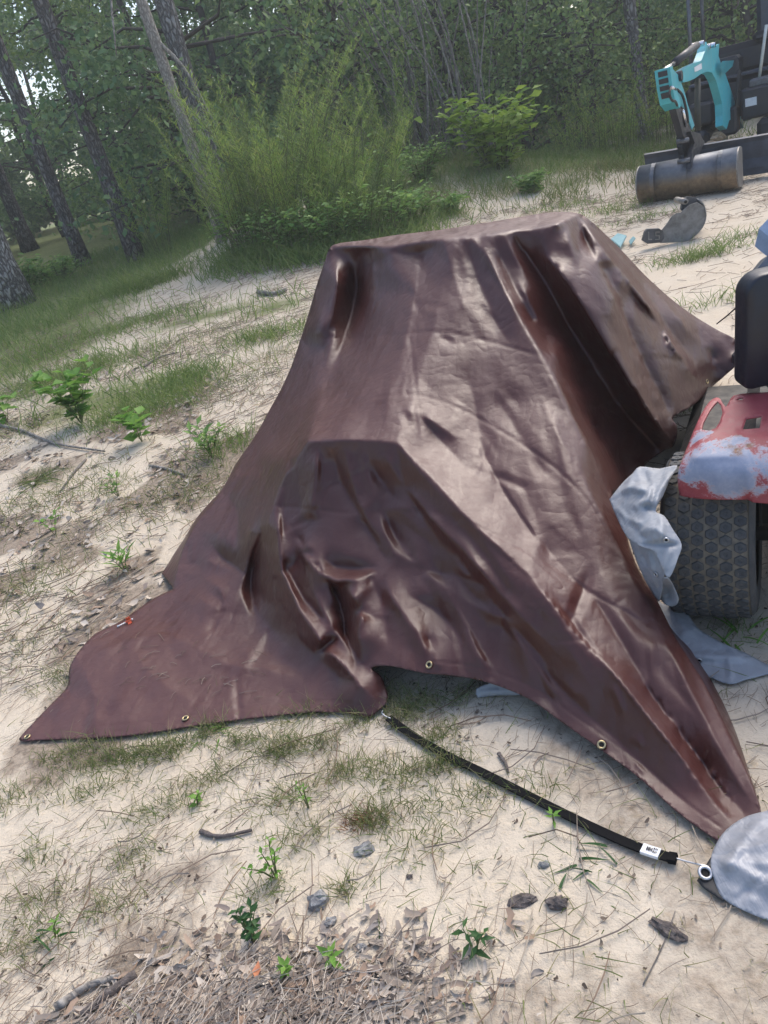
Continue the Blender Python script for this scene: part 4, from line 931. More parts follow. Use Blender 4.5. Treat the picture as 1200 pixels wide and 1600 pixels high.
# wide grading bucket: curved shell with end plates, back turned to the viewer
gb = empty('grading_bucket', Cb); gb.parent = exc; gb.location = Vector(Cb) - exc.location
zt = (275 - 315) / -112.0
prof = []
for k in range(15):
    a = math.radians(200 - 230 * k / 14); prof.append((0.02 + .20 * math.cos(a), .215 + .20 * math.sin(a) * (1.0)))
prof = [(-.14, .40), (-.04, .425), (.06, .415), (.14, .37), (.20, .29), (.215, .20), (.185, .11), (.12, .045), (.03, .008), (-.12, .0), (-.16, .004)]
prof = smooth_curve(np.array([(x, z) for x, z in prof]), 24)
def gbp(u, off): return Cb + Av * u[0] + Zv * u[1] + Bv * off
half = BWID / 2 + .04; V = []; F = []; nP = len(prof); ns = 2
for off in (-half, half):
    for u in prof: V.append(gbp(u, off))
for k in range(nP - 1): F.append((k, k + 1, nP + k + 1, nP + k))
t = NT('rusty_bucket_steel'); p = t.pos(); sz = t.n('ShaderNodeSeparateXYZ'); t.l(p, sz.inputs[0])
nz = t.noise(p, 7, 6, .65); z0 = float(Cb[2])
mud = t.f(t.math('SUBTRACT', sz.outputs[2], t.math('MULTIPLY', nz, .10)), z0 + .27, z0 + .13)
t.set(Base_Color=t.mix(mud, t.ramp(nz, [(0.3, (0.06, 0.07, 0.09)), (0.7, (0.15, 0.165, 0.19))]), t.ramp(t.noise(p, 20, 4), [(0.3, (0.13, 0.088, 0.055)), (0.7, (0.25, 0.18, 0.11))])), Roughness=.45, Metallic=.35); M_BUCKET = t.m
shell = mk('shell', V, F, M_BUCKET, gb, True); solid(shell, .012)
for off in (-.36, 0, .36):
    b = B(); rv = []
    for k in range(4, 20): rv.append((gbp(prof[k], off), unit(np.cross(Bv, (gbp(prof[min(k + 1, 23)], 0) - gbp(prof[k - 1], 0))))))
    for (q0_, n0_), (q1_, n1_) in zip(rv[:-1], rv[1:]):
        s0_ = 1 if n0_ @ Av + n0_[2] * .3 > 0 else -1; s1_ = 1 if n1_ @ Av + n1_[2] * .3 > 0 else -1
        b.obox((q0_ + q1_) / 2 + n0_ * s0_ * .006, (q1_ - q0_) / 2 * 1.05, Bv * .022, n0_ * s0_ * .005)
    b.build('wear_strip', M_BUCKET, gb)
M_BPLATE = simple('scuffed_plate', (0.30, 0.29, 0.27), (0.18, 0.16, 0.14), .5, .4, 12)
for sg in (-1, 1):
    b = B(); b.prism([gbp(u, sg * half) for u in prof], Bv * sg * .014); b.build('end_plate', M_BPLATE, gb)
b = B(); b.obox(gbp((-.15, .015), 0), Bv * (half - .02), Av * .05, Zv * .010, .004); b.build('cutting_edge', M_BLADE, gb)
b = B(); b.obox(gbp((-.02, .45), -.07), Bv * .015, Av * .09, Zv * .06, .01); b.build('lug', M_MACH, gb); b = B(); b.obox(gbp((-.02, .45), .07), Bv * .015, Av * .09, Zv * .06, .01); b.build('lug', M_MACH, gb)
# dozer blade behind the bucket
c = hit(np.array([1190.]), np.array([262.]))[0]; c = np.array([c[0], c[1], terrain(c[0], c[1])])
bl_top = [Cb - Av * .62 + Bv * s for s in (-.62, 2.2)]
b = B(); prof2 = [(0, .02), (.03, .02), (.035, .10), (.02, .20), (.035, .38), (.06, .43), (.0, .44), (-.03, .38), (-.035, .1)]
V = []; F = []; n2 = len(prof2)
for q in bl_top:
    g = float(terrain(q[0], q[1]))
    for u in prof2: V.append(np.array([q[0], q[1], g]) + Av * u[0] + Zv * u[1])
for k in range(n2): F.append((k, (k + 1) % n2, n2 + (k + 1) % n2, n2 + k))
F += [tuple(range(n2))[::-1], tuple(n2 + k for k in range(n2))]
mk('dozer_blade', V, F, M_BLADE, exc)
# upper body: everything measured from the boom foot
E0 = zz([(830, 880)])[0]; g0 = float(terrain(E0[0], E0[1])); E0g = np.array([E0[0], E0[1], g0])
def loc3(f_, l_, z_): return E0g + Av * f_ + Bv * l_ + Zv * z_
def bx(name, f0, f1, l0, l1, z0_, z1_, mat, bev=.03, parent=None):
    b = B(); b.obox(loc3((f0 + f1) / 2, (l0 + l1) / 2, (z0_ + z1_) / 2), Av * (f1 - f0) / 2, Bv * (l1 - l0) / 2, Zv * (z1_ - z0_) / 2, bev); return b.build(name, mat, parent or exc)
bx('swing_post', -.20, .10, -.12, .12, .28, .62, M_MACH); bx('track_frame', -1.5, .05, -.55, -.25, .02, .40, M_MACH, .06); bx('track_frame', -1.5, .05, .35, .65, .02, .40, M_MACH, .06)
house = bx('house', -1.6, -.35, -.62, .66, .45, .95, M_MACH, .05)
bx('tool_box', -.38, .02, .16, .80, .42, .80, M_MACH, .03); bx('engine_cover', -1.6, -.75, -.6, .66, .95, 1.35, M_MACH, .08)
bx('control_console', -.70, -.32, -.30, .10, .95, 1.22, M_MACH, .04); bx('floor_plate', -.75, -.3, -.55, .75, .95, .99, M_BLADE, .01)
bx('side_step', -.45, -.1, -.55, -.2, .45, .75, M_MACH, .04)
bx('sticker', .021, .025, .22, .36, .58, .68, M_STICKER, 0); bx('sticker', .021, .025, .55, .80, .64, .80, M_STICKER, 0)
for k, y_ in enumerate((.40, .53)):
    b = B(); f0 = loc3(-.15, y_ - .03, .86); b.tube([f0, f0 + Zv * .62 + Bv * .10], .02, 8); b.build('grab_rail', simple('pale_rail_%s' % 'ab'[k], (0.62, 0.64, 0.60), rough=.5), exc, True)
b = B(); b.obox(loc3(-.2, .46, .84), Av * .16, Bv * .2, Zv * .05, .02); b.build('rail_foot', M_GREYP, exc)
c = onp(1133., 106., .1); b = B(); b.prism([onp(1123., 105., .1), onp(1128., 96., .1), onp(1145., 95., .1), onp(1143., 104., .1), onp(1131., 116., .1)], -Av * .08); b.build('lamp_guard', M_TEAL, exc)
b = B(); b.obox(loc3(-1.05, .5, 1.62), Av * .08, Bv * .26, Zv * .34, .06); s_ = b.build('seat_back', M_BLADE, exc)
b = B(); b.obox(loc3(-.85, .5, 1.37), Av * .25, Bv * .26, Zv * .06, .04); b.build('seat_cushion', M_MACH, exc)
for l_ in (-.55, .60):
    b = B(); b.tube([loc3(-.55, l_, .95), loc3(-.60, l_, 2.4)], .028, 8); b.build('canopy_post', M_GREYP, exc, True)
    b = B(); b.tube([loc3(-1.5, l_, 1.3), loc3(-1.5, l_, 2.4)], .028, 8); b.build('canopy_post', M_GREYP, exc, True)
bx('canopy_roof', -1.65, -.45, -.66, .72, 2.4, 2.46, M_MACH, .02)
b = B(); b.tube(smooth_curve([loc3(-.3, -.2, .78), loc3(-.15, -.18, 1.0), loc3(-.02, -.1, .9), loc3(.1, -.09, 1.15)], 14), .02, 6); b.build('hose', M_HOSE, exc, True)
b = B(); b.tube(smooth_curve([loc3(-.25, .12, .8), loc3(-.1, .14, 1.02), loc3(.0, .12, .75), loc3(.02, .1, .5)], 14), .02, 6); b.build('hose', M_HOSE, exc, True)
# caked mud on the undercarriage
b = B(); cm = onp(1120., 215., -.05)
for k in range(9):
    q = cm + Av * random.uniform(-.3, .35) + Zv * random.uniform(-.03, .03); b.obox(q, unit(Av + Zv * .2) * random.uniform(.08, .16), Bv * random.uniform(.04, .07), Zv * random.uniform(.02, .04), .02)
b.build('mud_clod', M_MUD, exc)

# ------------------------------------------------------------------ spare digging bucket lying on the sand
sb0 = hit(np.array([1062.]), np.array([379.]))[0]; vX = unit(np.array([AX_R[0], AX_R[1], 0])); vY = np.array([-vX[1], vX[0], 0]); vY = vY if vY[1] > 0 else -vY
def onv(px, py, back=0.0):
    d = ray(px, py); q = sb0 + vY * back - EYE; tt = (q @ vY) / (d @ vY); return EYE + d * np.asarray(tt)[..., None]
spare = empty('digging_bucket', sb0); tag(spare, 'small grey digging bucket lying on its side on the bright sand', 'bucket')
M_OLDST = simple('old_grey_steel', (0.26, 0.255, 0.25), (0.13, 0.125, 0.12), .55, .35, 14, .15)
M_OLDD = simple('old_dark_steel', (0.12, 0.12, 0.125), (0.07, 0.068, 0.07), .55, .3, 14, .15)
cv_ = np.array([(1068,378),(1084,368),(1097,354),(1102,338),(1099,322),(1092,313)], float); cs = smooth_curve(cv_, 14)
V = [onv(x, y) for x, y in cs] + [onv(x, y) + vY * .30 for x, y in cs]; n_ = len(cs)
solid(mk('shell', V, [(k, k + 1, n_ + k + 1, n_ + k) for k in range(n_ - 1)], M_OLDST, spare, True), .012)
side = [(1032,380),(1068,378),(1084,368),(1097,354),(1102,338),(1099,322),(1090,316),(1078,320),(1070,326),(1064,332),(1057,333),(1050,338),(1044,347),(1034,360)]
for back, m_ in ((0, M_OLDST), (.29, M_OLDD)):
    b = B(); b.prism([onv(x, y, back) for x, y in side], vY * .012); b.build('cheek_plate', m_, spare)
for back in (.06, .20):
    b = B(); b.prism([onv(x, y, back) for x, y in [(1064,328),(1066,312),(1074,307),(1086,308),(1095,315),(1090,332),(1076,336)]], vY * .02); ear = b.build('ear', M_OLDD, spare)
for x, y in ((1070, 315), (1080, 326)):
    c = onv(x, y, .03); b = B(); b.tube([c - vY * .02, c + vY * .22], .026, 12); pn = b.build('pin_tube', M_BPLATE, spare, True)
    mk('pin_bore', *disc_vf(c - vY * .022, -vY, .014), M_DARK, pn)
b = B(); b.prism([onv(x, y, -.03) for x, y in [(1004,376),(1008,362),(1012,358),(1030,357),(1036,361),(1038,372),(1033,379),(1012,381)]], vY * .04); lipp = b.build('lip_plate', M_OLDD, spare)
def letter(boxes, ox):
    for x0, y0, x1, y1 in boxes:
        q = [onv(ox + x, 360 + y, -.036) for x, y in ((x0, y0), (x1, y0), (x1, y1), (x0, y1))]; lb.prism(q, vY * .008)
lb = B(); letter([(0, 2, 1.4, 15), (0, 13.4, 6, 15)], 1013); lb.build('raised_letter', M_BPLATE, lipp)
lb = B(); letter([(0, 2, 7, 3.4), (0, 2, 1.4, 9), (0, 7.8, 7, 9.2), (5.6, 8, 7, 15), (0, 13.6, 7, 15)], 1024); lb.build('raised_letter', M_BPLATE, lipp)
# bits of plastic between the bucket and the tarp
M_PTEAL = simple('faded_teal_plastic', (0.22, 0.42, 0.44), (0.30, 0.46, 0.48), .5)
def shard(px, name, label, th=.015):
    q = hit(np.array([p_[0] for p_ in px], float), np.array([p_[1] for p_ in px], float)); q[:, 2] = q[:, 2].mean() + .02 + np.array([.0, .03, .035, .0])[:len(q)]
    b = B(); b.prism(q, (0, 0, th)); o = b.build(name, M_PTEAL, None, loc=q.mean(0)); tag(o, label, 'plastic piece'); return o
shard([(955, 378), (966, 374), (980, 380), (970, 392)], 'plastic_offcut', 'pale teal plastic offcut on the sand just behind the brown tarp edge')
shard([(983, 381), (990, 379), (994, 383), (986, 387)], 'plastic_chip', 'small pale plastic chip on the sand beside the digging bucket teeth', .01)
# ------------------------------------------------------------------ plant building blocks (arrays)
def norm_rows(a): return a / (np.linalg.norm(a, axis=-1, keepdims=True) + 1e-9)
def rand_dirs(n, r=None): r = r or rng; return norm_rows(r.normal(size=(n, 3)))
def ribbons(base, dirv, L, W, bend, nseg=3):                 # tapering curved blades
    n = len(base); L = np.broadcast_to(L, (n,)); W = np.broadcast_to(W, (n,)); dirv = norm_rows(dirv)
    side = norm_rows(np.cross(dirv, rand_dirs(n)))
    rows = []
    for k in range(nseg):
        u = k / nseg; c = base + dirv * (L * u)[:, None] + bend * (L * u * u)[:, None]; w_ = W * (1 - u) ** .6
        if k == 0: w_ = W * .7
        rows += [c - side * w_[:, None] / 2, c + side * w_[:, None] / 2]
    rows.append(base + dirv * L[:, None] + bend * L[:, None])
    V = np.stack(rows, 1); m = V.shape[1]; o = (np.arange(n) * m)[:, None]
    Q = np.concatenate([o + np.array([[2 * k, 2 * k + 1, 2 * k + 3, 2 * k + 2]]) for k in range(nseg - 1)], 0) if nseg > 1 else np.zeros((0, 4), int)
    T = o + np.array([[2 * nseg - 2, 2 * nseg - 1, 2 * nseg]])
    return V.reshape(-1, 3), [Q, T]
def leaves(pos, dirv, nrm, L, W, fold_=0.25):                # pointed leaf folded along its midrib
    n = len(pos); L = np.broadcast_to(L, (n,))[:, None]; W = np.broadcast_to(W, (n,))[:, None]
    dirv = norm_rows(dirv); side = norm_rows(np.cross(dirv, nrm)); up = np.cross(side, dirv)
    b0 = pos; m1 = pos + dirv * L * .5 - up * W * fold_ * .5; tip = pos + dirv * L - up * L * .12
    l1 = pos + dirv * L * .42 - side * W * .5 + up * W * fold_ * .5; r1 = pos + dirv * L * .42 + side * W * .5 + up * W * fold_ * .5
    V = np.stack([b0, l1, tip, r1, m1], 1); o = (np.arange(n) * 5)[:, None]
    T = np.concatenate([o + np.array([[0, 4, 1]]), o + np.array([[1, 4, 2]]), o + np.array([[0, 3, 4]]), o + np.array([[4, 3, 2]])], 0)
    return V.reshape(-1, 3), [T]
def quadleaf(pos, dirv, nrm, L, W):
    n = len(pos); L = np.broadcast_to(L, (n,))[:, None]; W = np.broadcast_to(W, (n,))[:, None]
    dirv = norm_rows(dirv); side = norm_rows(np.cross(dirv, nrm)); up = np.cross(side, dirv)
    V = np.stack([pos, pos + dirv * L * .45 - side * W * .5 + up * W * .12, pos + dirv * L, pos + dirv * L * .45 + side * W * .5 + up * W * .12], 1); o = (np.arange(n) * 4)[:, None]
    return V.reshape(-1, 3), [o + np.array([[0, 1, 2]]), o + np.array([[0, 2, 3]])]
def cat(parts):
    V = []; F = []; n = 0
    for v, fs in parts:
        V.append(v); F += [f + n for f in fs]; n += len(v)
    out = {}
    for f in F: out.setdefault(f.shape[1], []).append(f)
    return np.vstack(V), [np.vstack(x) for x in out.values()]
def tubes(list_):                                            # many tubes into one mesh
    V = []; F = []; n = 0
    for pts, rad, seg in list_:
        v, f = tube_vf(pts, rad, seg, False); V.append(np.array(v)); F.append(np.array(f) + n); n += len(v)
    return np.vstack(V), [np.vstack(F)]
def copy_tree(root, loc, rz=0.0, sc=1.0):
    r = root.copy(); COL.objects.link(r); r.location = loc; r.rotation_euler = (0, 0, rz); r.scale = (sc,) * 3 if not hasattr(sc, '__len__') else sc
    for ch in root.children:
        c = ch.copy(); COL.objects.link(c); c.parent = r
        for g in ch.children: d = g.copy(); COL.objects.link(d); d.parent = c
    return r
# ------------------------------------------------------------------ bark and leaf materials
def barkmat(name, c1, c2, c3, sc=1.0, bump=0.9):
    t = NT(name); p0 = t.pos((17 * sc, 17 * sc, 7 * sc), obj=True); nw = t.n('ShaderNodeTexNoise'); nw.inputs['Scale'].default_value = .8; t.l(p0, nw.inputs[0]); va = t.n('ShaderNodeVectorMath', operation='MULTIPLY_ADD'); t.l(nw.outputs['Color'], va.inputs[0]); va.inputs[1].default_value = (2.2, 2.2, 2.2); t.l(p0, va.inputs[2]); p = va.outputs[0]
    vo = t.n('ShaderNodeTexVoronoi', feature='DISTANCE_TO_EDGE'); vo.inputs['Scale'].default_value = 1.0; t.l(p, vo.inputs[0])
    nz = t.noise(p, 1.6, 6, .7); n2 = t.noise(t.pos(obj=True), 26, 4, .7)
    pl_ = t.f(vo.outputs[0], .0, .30); col = t.mix(pl_, c1, t.ramp(nz, [(0.3, c2), (0.7, c3)])); col = t.mix(t.f(n2, .6, .75, 0, .5), col, tuple(x * .55 for x in c2))
    t.set(Base_Color=col, Roughness=.9); t.bs.inputs['Specular IOR Level'].default_value = .2; t.bump(n2, .3, .01, t.bump(pl_, bump, .03)); return t.m
M_PINE = barkmat('pine_bark', (0.08, 0.07, 0.067), (0.18, 0.165, 0.16), (0.33, 0.31, 0.30))
M_GREYB = barkmat('grey_pine_bark', (0.10, 0.09, 0.087), (0.24, 0.23, 0.225), (0.42, 0.40, 0.39))
M_WOODB = simple('understorey_bark', (0.085, 0.075, 0.068), (0.05, 0.043, 0.04), .9, 0, 14)
M_PALEB = barkmat('pale_pine_bark', (0.09, 0.08, 0.076), (0.32, 0.31, 0.30), (0.58, 0.565, 0.55))
M_DEADW = barkmat('bleached_dead_wood', (0.18, 0.16, 0.14), (0.29, 0.265, 0.235), (0.42, 0.39, 0.35), 1.6, .3)
M_TWIG = simple('grey_twig', (0.20, 0.18, 0.16), (0.10, 0.085, 0.075), .9, 0, 12)
M_STEMG = simple('green_stem', (0.12, 0.14, 0.05), (0.08, 0.09, 0.035), .8, 0, 20)
L_DARK = leafmat('dark_wood_leaves', [(0.091, 0.167, 0.083), (0.166, 0.277, 0.119), (0.299, 0.413, 0.164)])
L_MID = leafmat('mid_green_leaves', [(0.115, 0.194, 0.072), (0.206, 0.309, 0.105), (0.341, 0.421, 0.148)])
L_NEED = leafmat('pine_needles_live', [(0.015, 0.035, 0.016), (0.03, 0.06, 0.025), (0.05, 0.085, 0.03)], .15)
L_FERN = leafmat('feathery_green', [(0.19, 0.304, 0.07), (0.302, 0.434, 0.098), (0.478, 0.5, 0.151)], .4)
L_FERN2 = leafmat('feathery_dull_green', [(0.085, 0.138, 0.047), (0.144, 0.212, 0.07), (0.254, 0.293, 0.118)], .4)
L_FERNB = leafmat('feathery_brown', [(0.11, 0.10, 0.06), (0.16, 0.15, 0.09), (0.13, 0.16, 0.06)], .3)
L_LIME = leafmat('lime_leaves', [(0.171, 0.278, 0.042), (0.251, 0.387, 0.06), (0.356, 0.46, 0.096)], .42)
L_WEED = leafmat('weed_leaves', [(0.126, 0.246, 0.064), (0.211, 0.362, 0.088), (0.338, 0.468, 0.133)], .38)
L_GRASS = leafmat('grass_blades', [(0.098, 0.143, 0.038), (0.154, 0.215, 0.061), (0.266, 0.26, 0.115), (0.392, 0.325, 0.189)], .35)
L_LUSH = leafmat('lush_grass', [(0.111, 0.185, 0.048), (0.189, 0.275, 0.076), (0.309, 0.354, 0.12)], .38)
L_SEED = leafmat('seedling_leaves', [(0.108, 0.237, 0.039), (0.162, 0.338, 0.058), (0.23, 0.388, 0.078)], .4)
L_SEEDD = leafmat('dark_seedling_leaves', [(0.025, 0.075, 0.022), (0.04, 0.11, 0.03), (0.06, 0.13, 0.04)], .3)

# ------------------------------------------------------------------ pines
def pine_crown(seed, h, r):
    g = np.random.default_rng(seed); lim = []; tuft = []
    for k in range(26):
        z = h * g.uniform(.55, 1.0); a = g.uniform(0, 6.28); L = r * (1.15 - .75 * (z / h - .55) / .45) * g.uniform(.6, 1.1)
        p0 = np.array([0, 0, z]); d = np.array([math.cos(a), math.sin(a), g.uniform(-.05, .35)]); pts = np.array([p0 + d * L * u + [0, 0, -.18 * L * u * u] for u in np.linspace(0, 1, 5)])
        lim.append((pts, np.linspace(.045, .012, 5), 5))
        for q in range(13): tuft.append(pts[0] + (pts[-1] - pts[0]) * g.uniform(.35, 1.02) + g.normal(0, .2, 3))
    tuft = np.array(tuft); n = 26; base = np.repeat(tuft, n, 0); d = norm_rows(g.normal(size=(len(base), 3)) + [0, 0, .35])
    return lim, ribbons(base, d, g.uniform(.18, .32, len(base)), .016, np.zeros_like(base) + [0, 0, -.2], 1)
def pine(name, label, px, py, dia_px, h, barkm, seed, lean=(0, 0), group=None, cat_='pine tree', crown=True, dist=None):
    base = hit(np.array([float(px)]), np.array([float(py)]))[0]
    if dist: base = atw(np.array(float(px)), np.array(float(py)), np.array(dist)); base = on(base[0], base[1])
    r0 = dia_px / 2 / (FPX / depth(base)); g = np.random.default_rng(seed)
    root = empty(name, base); tag(root, label, cat_, group)
    k = 18; u = np.linspace(0, 1, k); wob = np.cumsum(g.normal(0, .012, (k, 2)), 0) * h * .12
    pts = np.stack([lean[0] * h * u + wob[:, 0] * u, lean[1] * h * u + wob[:, 1] * u, h * u - .1], 1); rad = r0 * (1 - .62 * u) * (1 + .35 * np.exp(-u * h / .35))
    rad = rad * (1 + g.normal(0, .03, k)); V, F = tube_vf(pts, rad, 14); mk('trunk', np.array(V) + base, F, barkm, root, True)
    if crown:
        lim, nd = pine_crown(seed + 50, h, 2.4); top = pts[-1]
        sh = np.array([lean[0], lean[1], 0])
        Vl, Fl = tubes([(p_ + sh * p_[:, 2:3], r_, s_) for p_, r_, s_ in lim]); mk('limb', Vl + base, Fl, barkm, root)
        mk('crown', nd[0] + sh * nd[0][:, 2:3] + base, nd[1], L_NEED, root)
    return root, base, pts
pine('pine_tree', 'thick pine with bright flaking silver bark rising from the green weeds at the wood edge', 22, 478, 56, 13, M_PALEB, 1, (.03, 0))
pine('pine_tree', 'slim dark pine standing in the grass nearer the silver-barked pine', 132, 414, 21, 13, M_PINE, 2, (0, 0))
pine('pine_tree', 'straight dark-barked pine in the grass beside the small feathery cone plant', 214, 405, 25, 14, M_PINE, 3, (-.005, 0))
pine('pine_tree', 'dark pine trunk close behind the thick silver-barked pine', 48, 392, 22, 13, M_PINE, 4, (.0, 0), None)
pine('pine_tree', 'grey plated pine trunk rising out of the tall feathery weeds', 352, 330, 30, 14, M_GREYB, 5, (.015, 0), dist=13.5)
rt, bs_, pt = pine('dead_tree', 'bare pale dead trunk leaning at the end of the sandy rut', 346, 362, 19, 9, M_DEADW, 6, (-.03, 0), cat_='dead tree', crown=False, dist=10.9)
for k in range(4):
    i0 = 5 + 2 * k; d = np.array([.35 * (-1) ** k, -.2, -.9]); q = [pt[i0] + bs_, pt[i0] + bs_ + d * .5 + [.1 * (-1) ** k, 0, 0], pt[i0] + bs_ + d * 1.3]
    V, F = tube_vf(smooth_curve(q, 8), np.linspace(.03, .008, 8), 6); mk('dead_limb', V, F, M_DEADW, rt, True)
pine('pine_tree', 'dark pine deep in the wood behind the grey plated pine', 352, 300, 18, 14, M_PINE, 7, dist=18)
pine('pine_tree', 'pale grey trunk standing between the tall weeds and the excavator', 1006, 190, 21, 12, M_GREYB, 8, (-.03, 0), dist=15)
pine('pine_tree', 'grey trunk behind the lime-leaved bush, draped with leaves', 880, 190, 20, 12, M_PINE, 9, dist=17)
THIN = 'thin mottled pale trunk in the wood behind the brush stems'
for i, (x, y, dpx) in enumerate(((512, 120, 9), (536, 120, 7), (556, 120, 8), (470, 150, 9))):
    pine('thin_tree', THIN, x, y, dpx, 10, M_PALEB, 20 + i, group='thin pale trunks in the wood', cat_='tree', dist=18 + i)

# ------------------------------------------------------------------ broadleaf trees of the wood
def broadleaf(seed, h, r, nleaf, leaf, mat, label):
    g = np.random.default_rng(seed); root = empty('wood_tree'); k = 9; u = np.linspace(0, 1, k)
    pts = np.stack([np.cumsum(g.normal(0, .1, k)), np.cumsum(g.normal(0, .1, k)), h * .92 * u - .1], 1); lim = [(pts, np.linspace(.09, .02, k) * h / 7, 7)]; lp = []
    for q in range(30):
        z = g.uniform(.06, .97); i = min(int(z * (k - 1)), k - 2); p0 = pts[i] + (pts[i + 1] - pts[i]) * (z * (k - 1) - i)
        a = g.uniform(0, 6.28); L = r * (0.55 + 1.3 * z * (1 - z) * 2) * g.uniform(.5, 1.05) * (1.15 - .5 * z); d = np.array([math.cos(a), math.sin(a), g.uniform(-.1, .7)])
        bp = np.array([p0 + d * L * v + g.normal(0, .06, 3) + [0, 0, -.25 * L * v * v] for v in np.linspace(0, 1, 5)]); bp[0] = p0
        lim.append((bp, np.linspace(.03, .007, 5), 4))
        for _ in range(4): lp.append((bp[2] + (bp[4] - bp[2]) * g.uniform(0, 1.1) + g.normal(0, .16, 3)))
    lp = np.array(lp); c = lp[g.integers(0, len(lp), nleaf)]; pos = c + g.normal(0, 1, (nleaf, 3)) * [.27, .27, .17]
    d = norm_rows(g.normal(size=(nleaf, 3)) + [0, 0, -.25]); nr_ = norm_rows(g.normal(size=(nleaf, 3)) * .7 + [0, 0, 1])
    V, F = tubes(lim); mk('trunk', V, F, M_WOODB, root, True)
    sz = g.uniform(.65, 1.25, nleaf) * leaf
    mk('crown', *quadleaf(pos, d, nr_, sz, sz * .62), mat, root)
    tag(root, label, 'tree', 'trees of the wood behind the clearing'); return root
def far_tree(): return broadleaf(105, 11.0, 3.4, 5200, .30, L_DARK, 'big dark tree at the far back of the wood')
PROTO = [broadleaf(101, 7.5, 1.9, 5200, .115, L_DARK, 'dark leafy understorey tree in the wood behind the clearing'),
         broadleaf(102, 6.0, 1.7, 4600, .10, L_MID, 'mid green leafy tree along the edge of the wood'),
         broadleaf(103, 9.0, 2.3, 6000, .13, L_DARK, 'tall dark broadleaf tree deep in the wood'),
         broadleaf(104, 3.6, 1.3, 3600, .085, L_MID, 'low bushy green sapling at the foot of the wood'), far_tree()]
spots = []
g = np.random.default_rng(5)
def put(kind, x, y, sc=None): spots.append((kind, x, y, sc or g.uniform(.85, 1.2)))
for row, (y0, kinds, stp, x0, x1) in enumerate(((15.8, (1, 3, 0, 3), 1.7, -7.5, 9), (18.0, (0, 1, 3, 0), 1.75, -11, 12.5), (20.5, (0, 2, 0, 3), 1.9, -13.5, 15), (23.5, (2, 0, 2, 0), 2.1, -16, 17), (27.5, (2, 2, 0), 2.4, -19, 20), (32, (2, 2), 2.7, -23, 24), (36, (4,), 3.0, -26, 28), (41, (4,), 3.4, -30, 32))):
    x = x0
    while x < x1:
        k = kinds[g.integers(0, len(kinds))]; yy = y0 + g.uniform(-.7, .7)
        if row == 0 and x < -1.5: x += stp; continue          # grassy glade on the left
        if row == 1 and x < -4.5: x += stp; continue
        if row > 1 and -.36 < x / y0 < -.19 and g.uniform() < .62: x += stp; continue   # light gap in the wood
        put(k, x + g.uniform(-.5, .5), yy); x += stp * g.uniform(.8, 1.25)
for x, y, k in ((-12, 10.5, 1), (-13.5, 8, 2), (-12.5, 5, 0), (-14, 2, 2), (12, 15, 0), (13.5, 13, 2), (15, 10.5, 0), (10.5, 16.6, 3), (8.6, 15.8, 3)): put(k, x, y)  # far-left trees out of view, added to darken reflections and cut sky light
used = set()
KINDS = ['dark leafy understorey tree', 'mid green leafy tree at the wood edge', 'tall dark broadleaf tree in the wood', 'low bushy green sapling', 'big dark tree at the far back']
for k, x, y, sc in spots:
    loc = on(x, y); rz = g.uniform(0, 6.28); ro = PROTO[k]
    where = 'beyond the grassy glade' if x < -3 else 'behind the tall feathery weeds' if x < 1 else 'behind the bare brush stems' if x < 4 else 'behind the lime-leaved bush' if x < 7 else 'behind the excavator'
    if k not in used: used.add(k); ro.location = loc; ro.rotation_euler = (0, 0, rz); ro.scale = (sc,) * 3; nw = ro
    else: nw = copy_tree(ro, loc, rz, sc)
    nw['label'] = KINDS[k] + ' ' + where; nw['group'] = 'trees of the wood ' + where
for k in range(5):
    if k not in used: PROTO[k].location = on(0, 30)

# ------------------------------------------------------------------ feathery weeds, bushes
def feathery(seed, h, spread, nst, nl, mat, leafL=.10, lean=(0, 0), tilt=.25, stemm=None, w_=.006):
    g = np.random.default_rng(seed); stems = []; bases = []; dirs = []; Ls = []
    for k in range(nst):
        a = g.uniform(0, 6.28); rr = spread * .35 * math.sqrt(g.uniform()); p0 = np.array([rr * math.cos(a), rr * math.sin(a), -.03]); hh = h * g.uniform(.55, 1.0)
        d = np.array([math.cos(a) * tilt * g.uniform(.2, 1.2) + lean[0], math.sin(a) * tilt * g.uniform(.2, 1.2) + lean[1], 1.0])
        pts = np.array([p0 + d * hh * u + np.array([math.cos(a), math.sin(a), -.35]) * tilt * .5 * hh * u ** 2.5 for u in np.linspace(0, 1, 7)]); stems.append((pts, np.linspace(.006, .0018, 7), 4))
        u = g.uniform(.18, 1.0, nl) ** .8; i = np.minimum((u * 6).astype(int), 5); f = (u * 6 - i)[:, None]; q = pts[i] * (1 - f) + pts[i + 1] * f
        an = g.uniform(0, 6.28, nl); od = np.stack([np.cos(an), np.sin(an), g.uniform(.5, 1.5, nl)], 1); bases.append(q); dirs.append(od); Ls.append(leafL * (1.25 - .8 * u) * g.uniform(.6, 1.4, nl))
    return tubes(stems), ribbons(np.vstack(bases), np.vstack(dirs), np.concatenate(Ls), w_, np.zeros((nst * nl, 3)) + [0, 0, -.15], 2)
def weed(name, label, px, py, cat_, sd_, h, spread, nst, nl, mat, leafL=.1, lean=(0, 0), tilt=.25, group=None, dist=None, w_=.006):
    base = hit(np.array([float(px)]), np.array([float(py)]))[0]
    if dist: base = atw(np.array(float(px)), np.array(float(py)), np.array(dist)); base = on(base[0], base[1])
    root = empty(name, base); tag(root, label, cat_, group); st_, lf = feathery(sd_, h, spread, nst, nl, mat, leafL, lean, tilt, w_=w_)
    mk('stem', st_[0] + base, st_[1], M_STEMG if mat is not L_FERNB else M_TWIG, root); mk('foliage', lf[0] + base, lf[1], mat, root); return root
FE = 'tall feathery green weed plume on the bank behind the tarp'
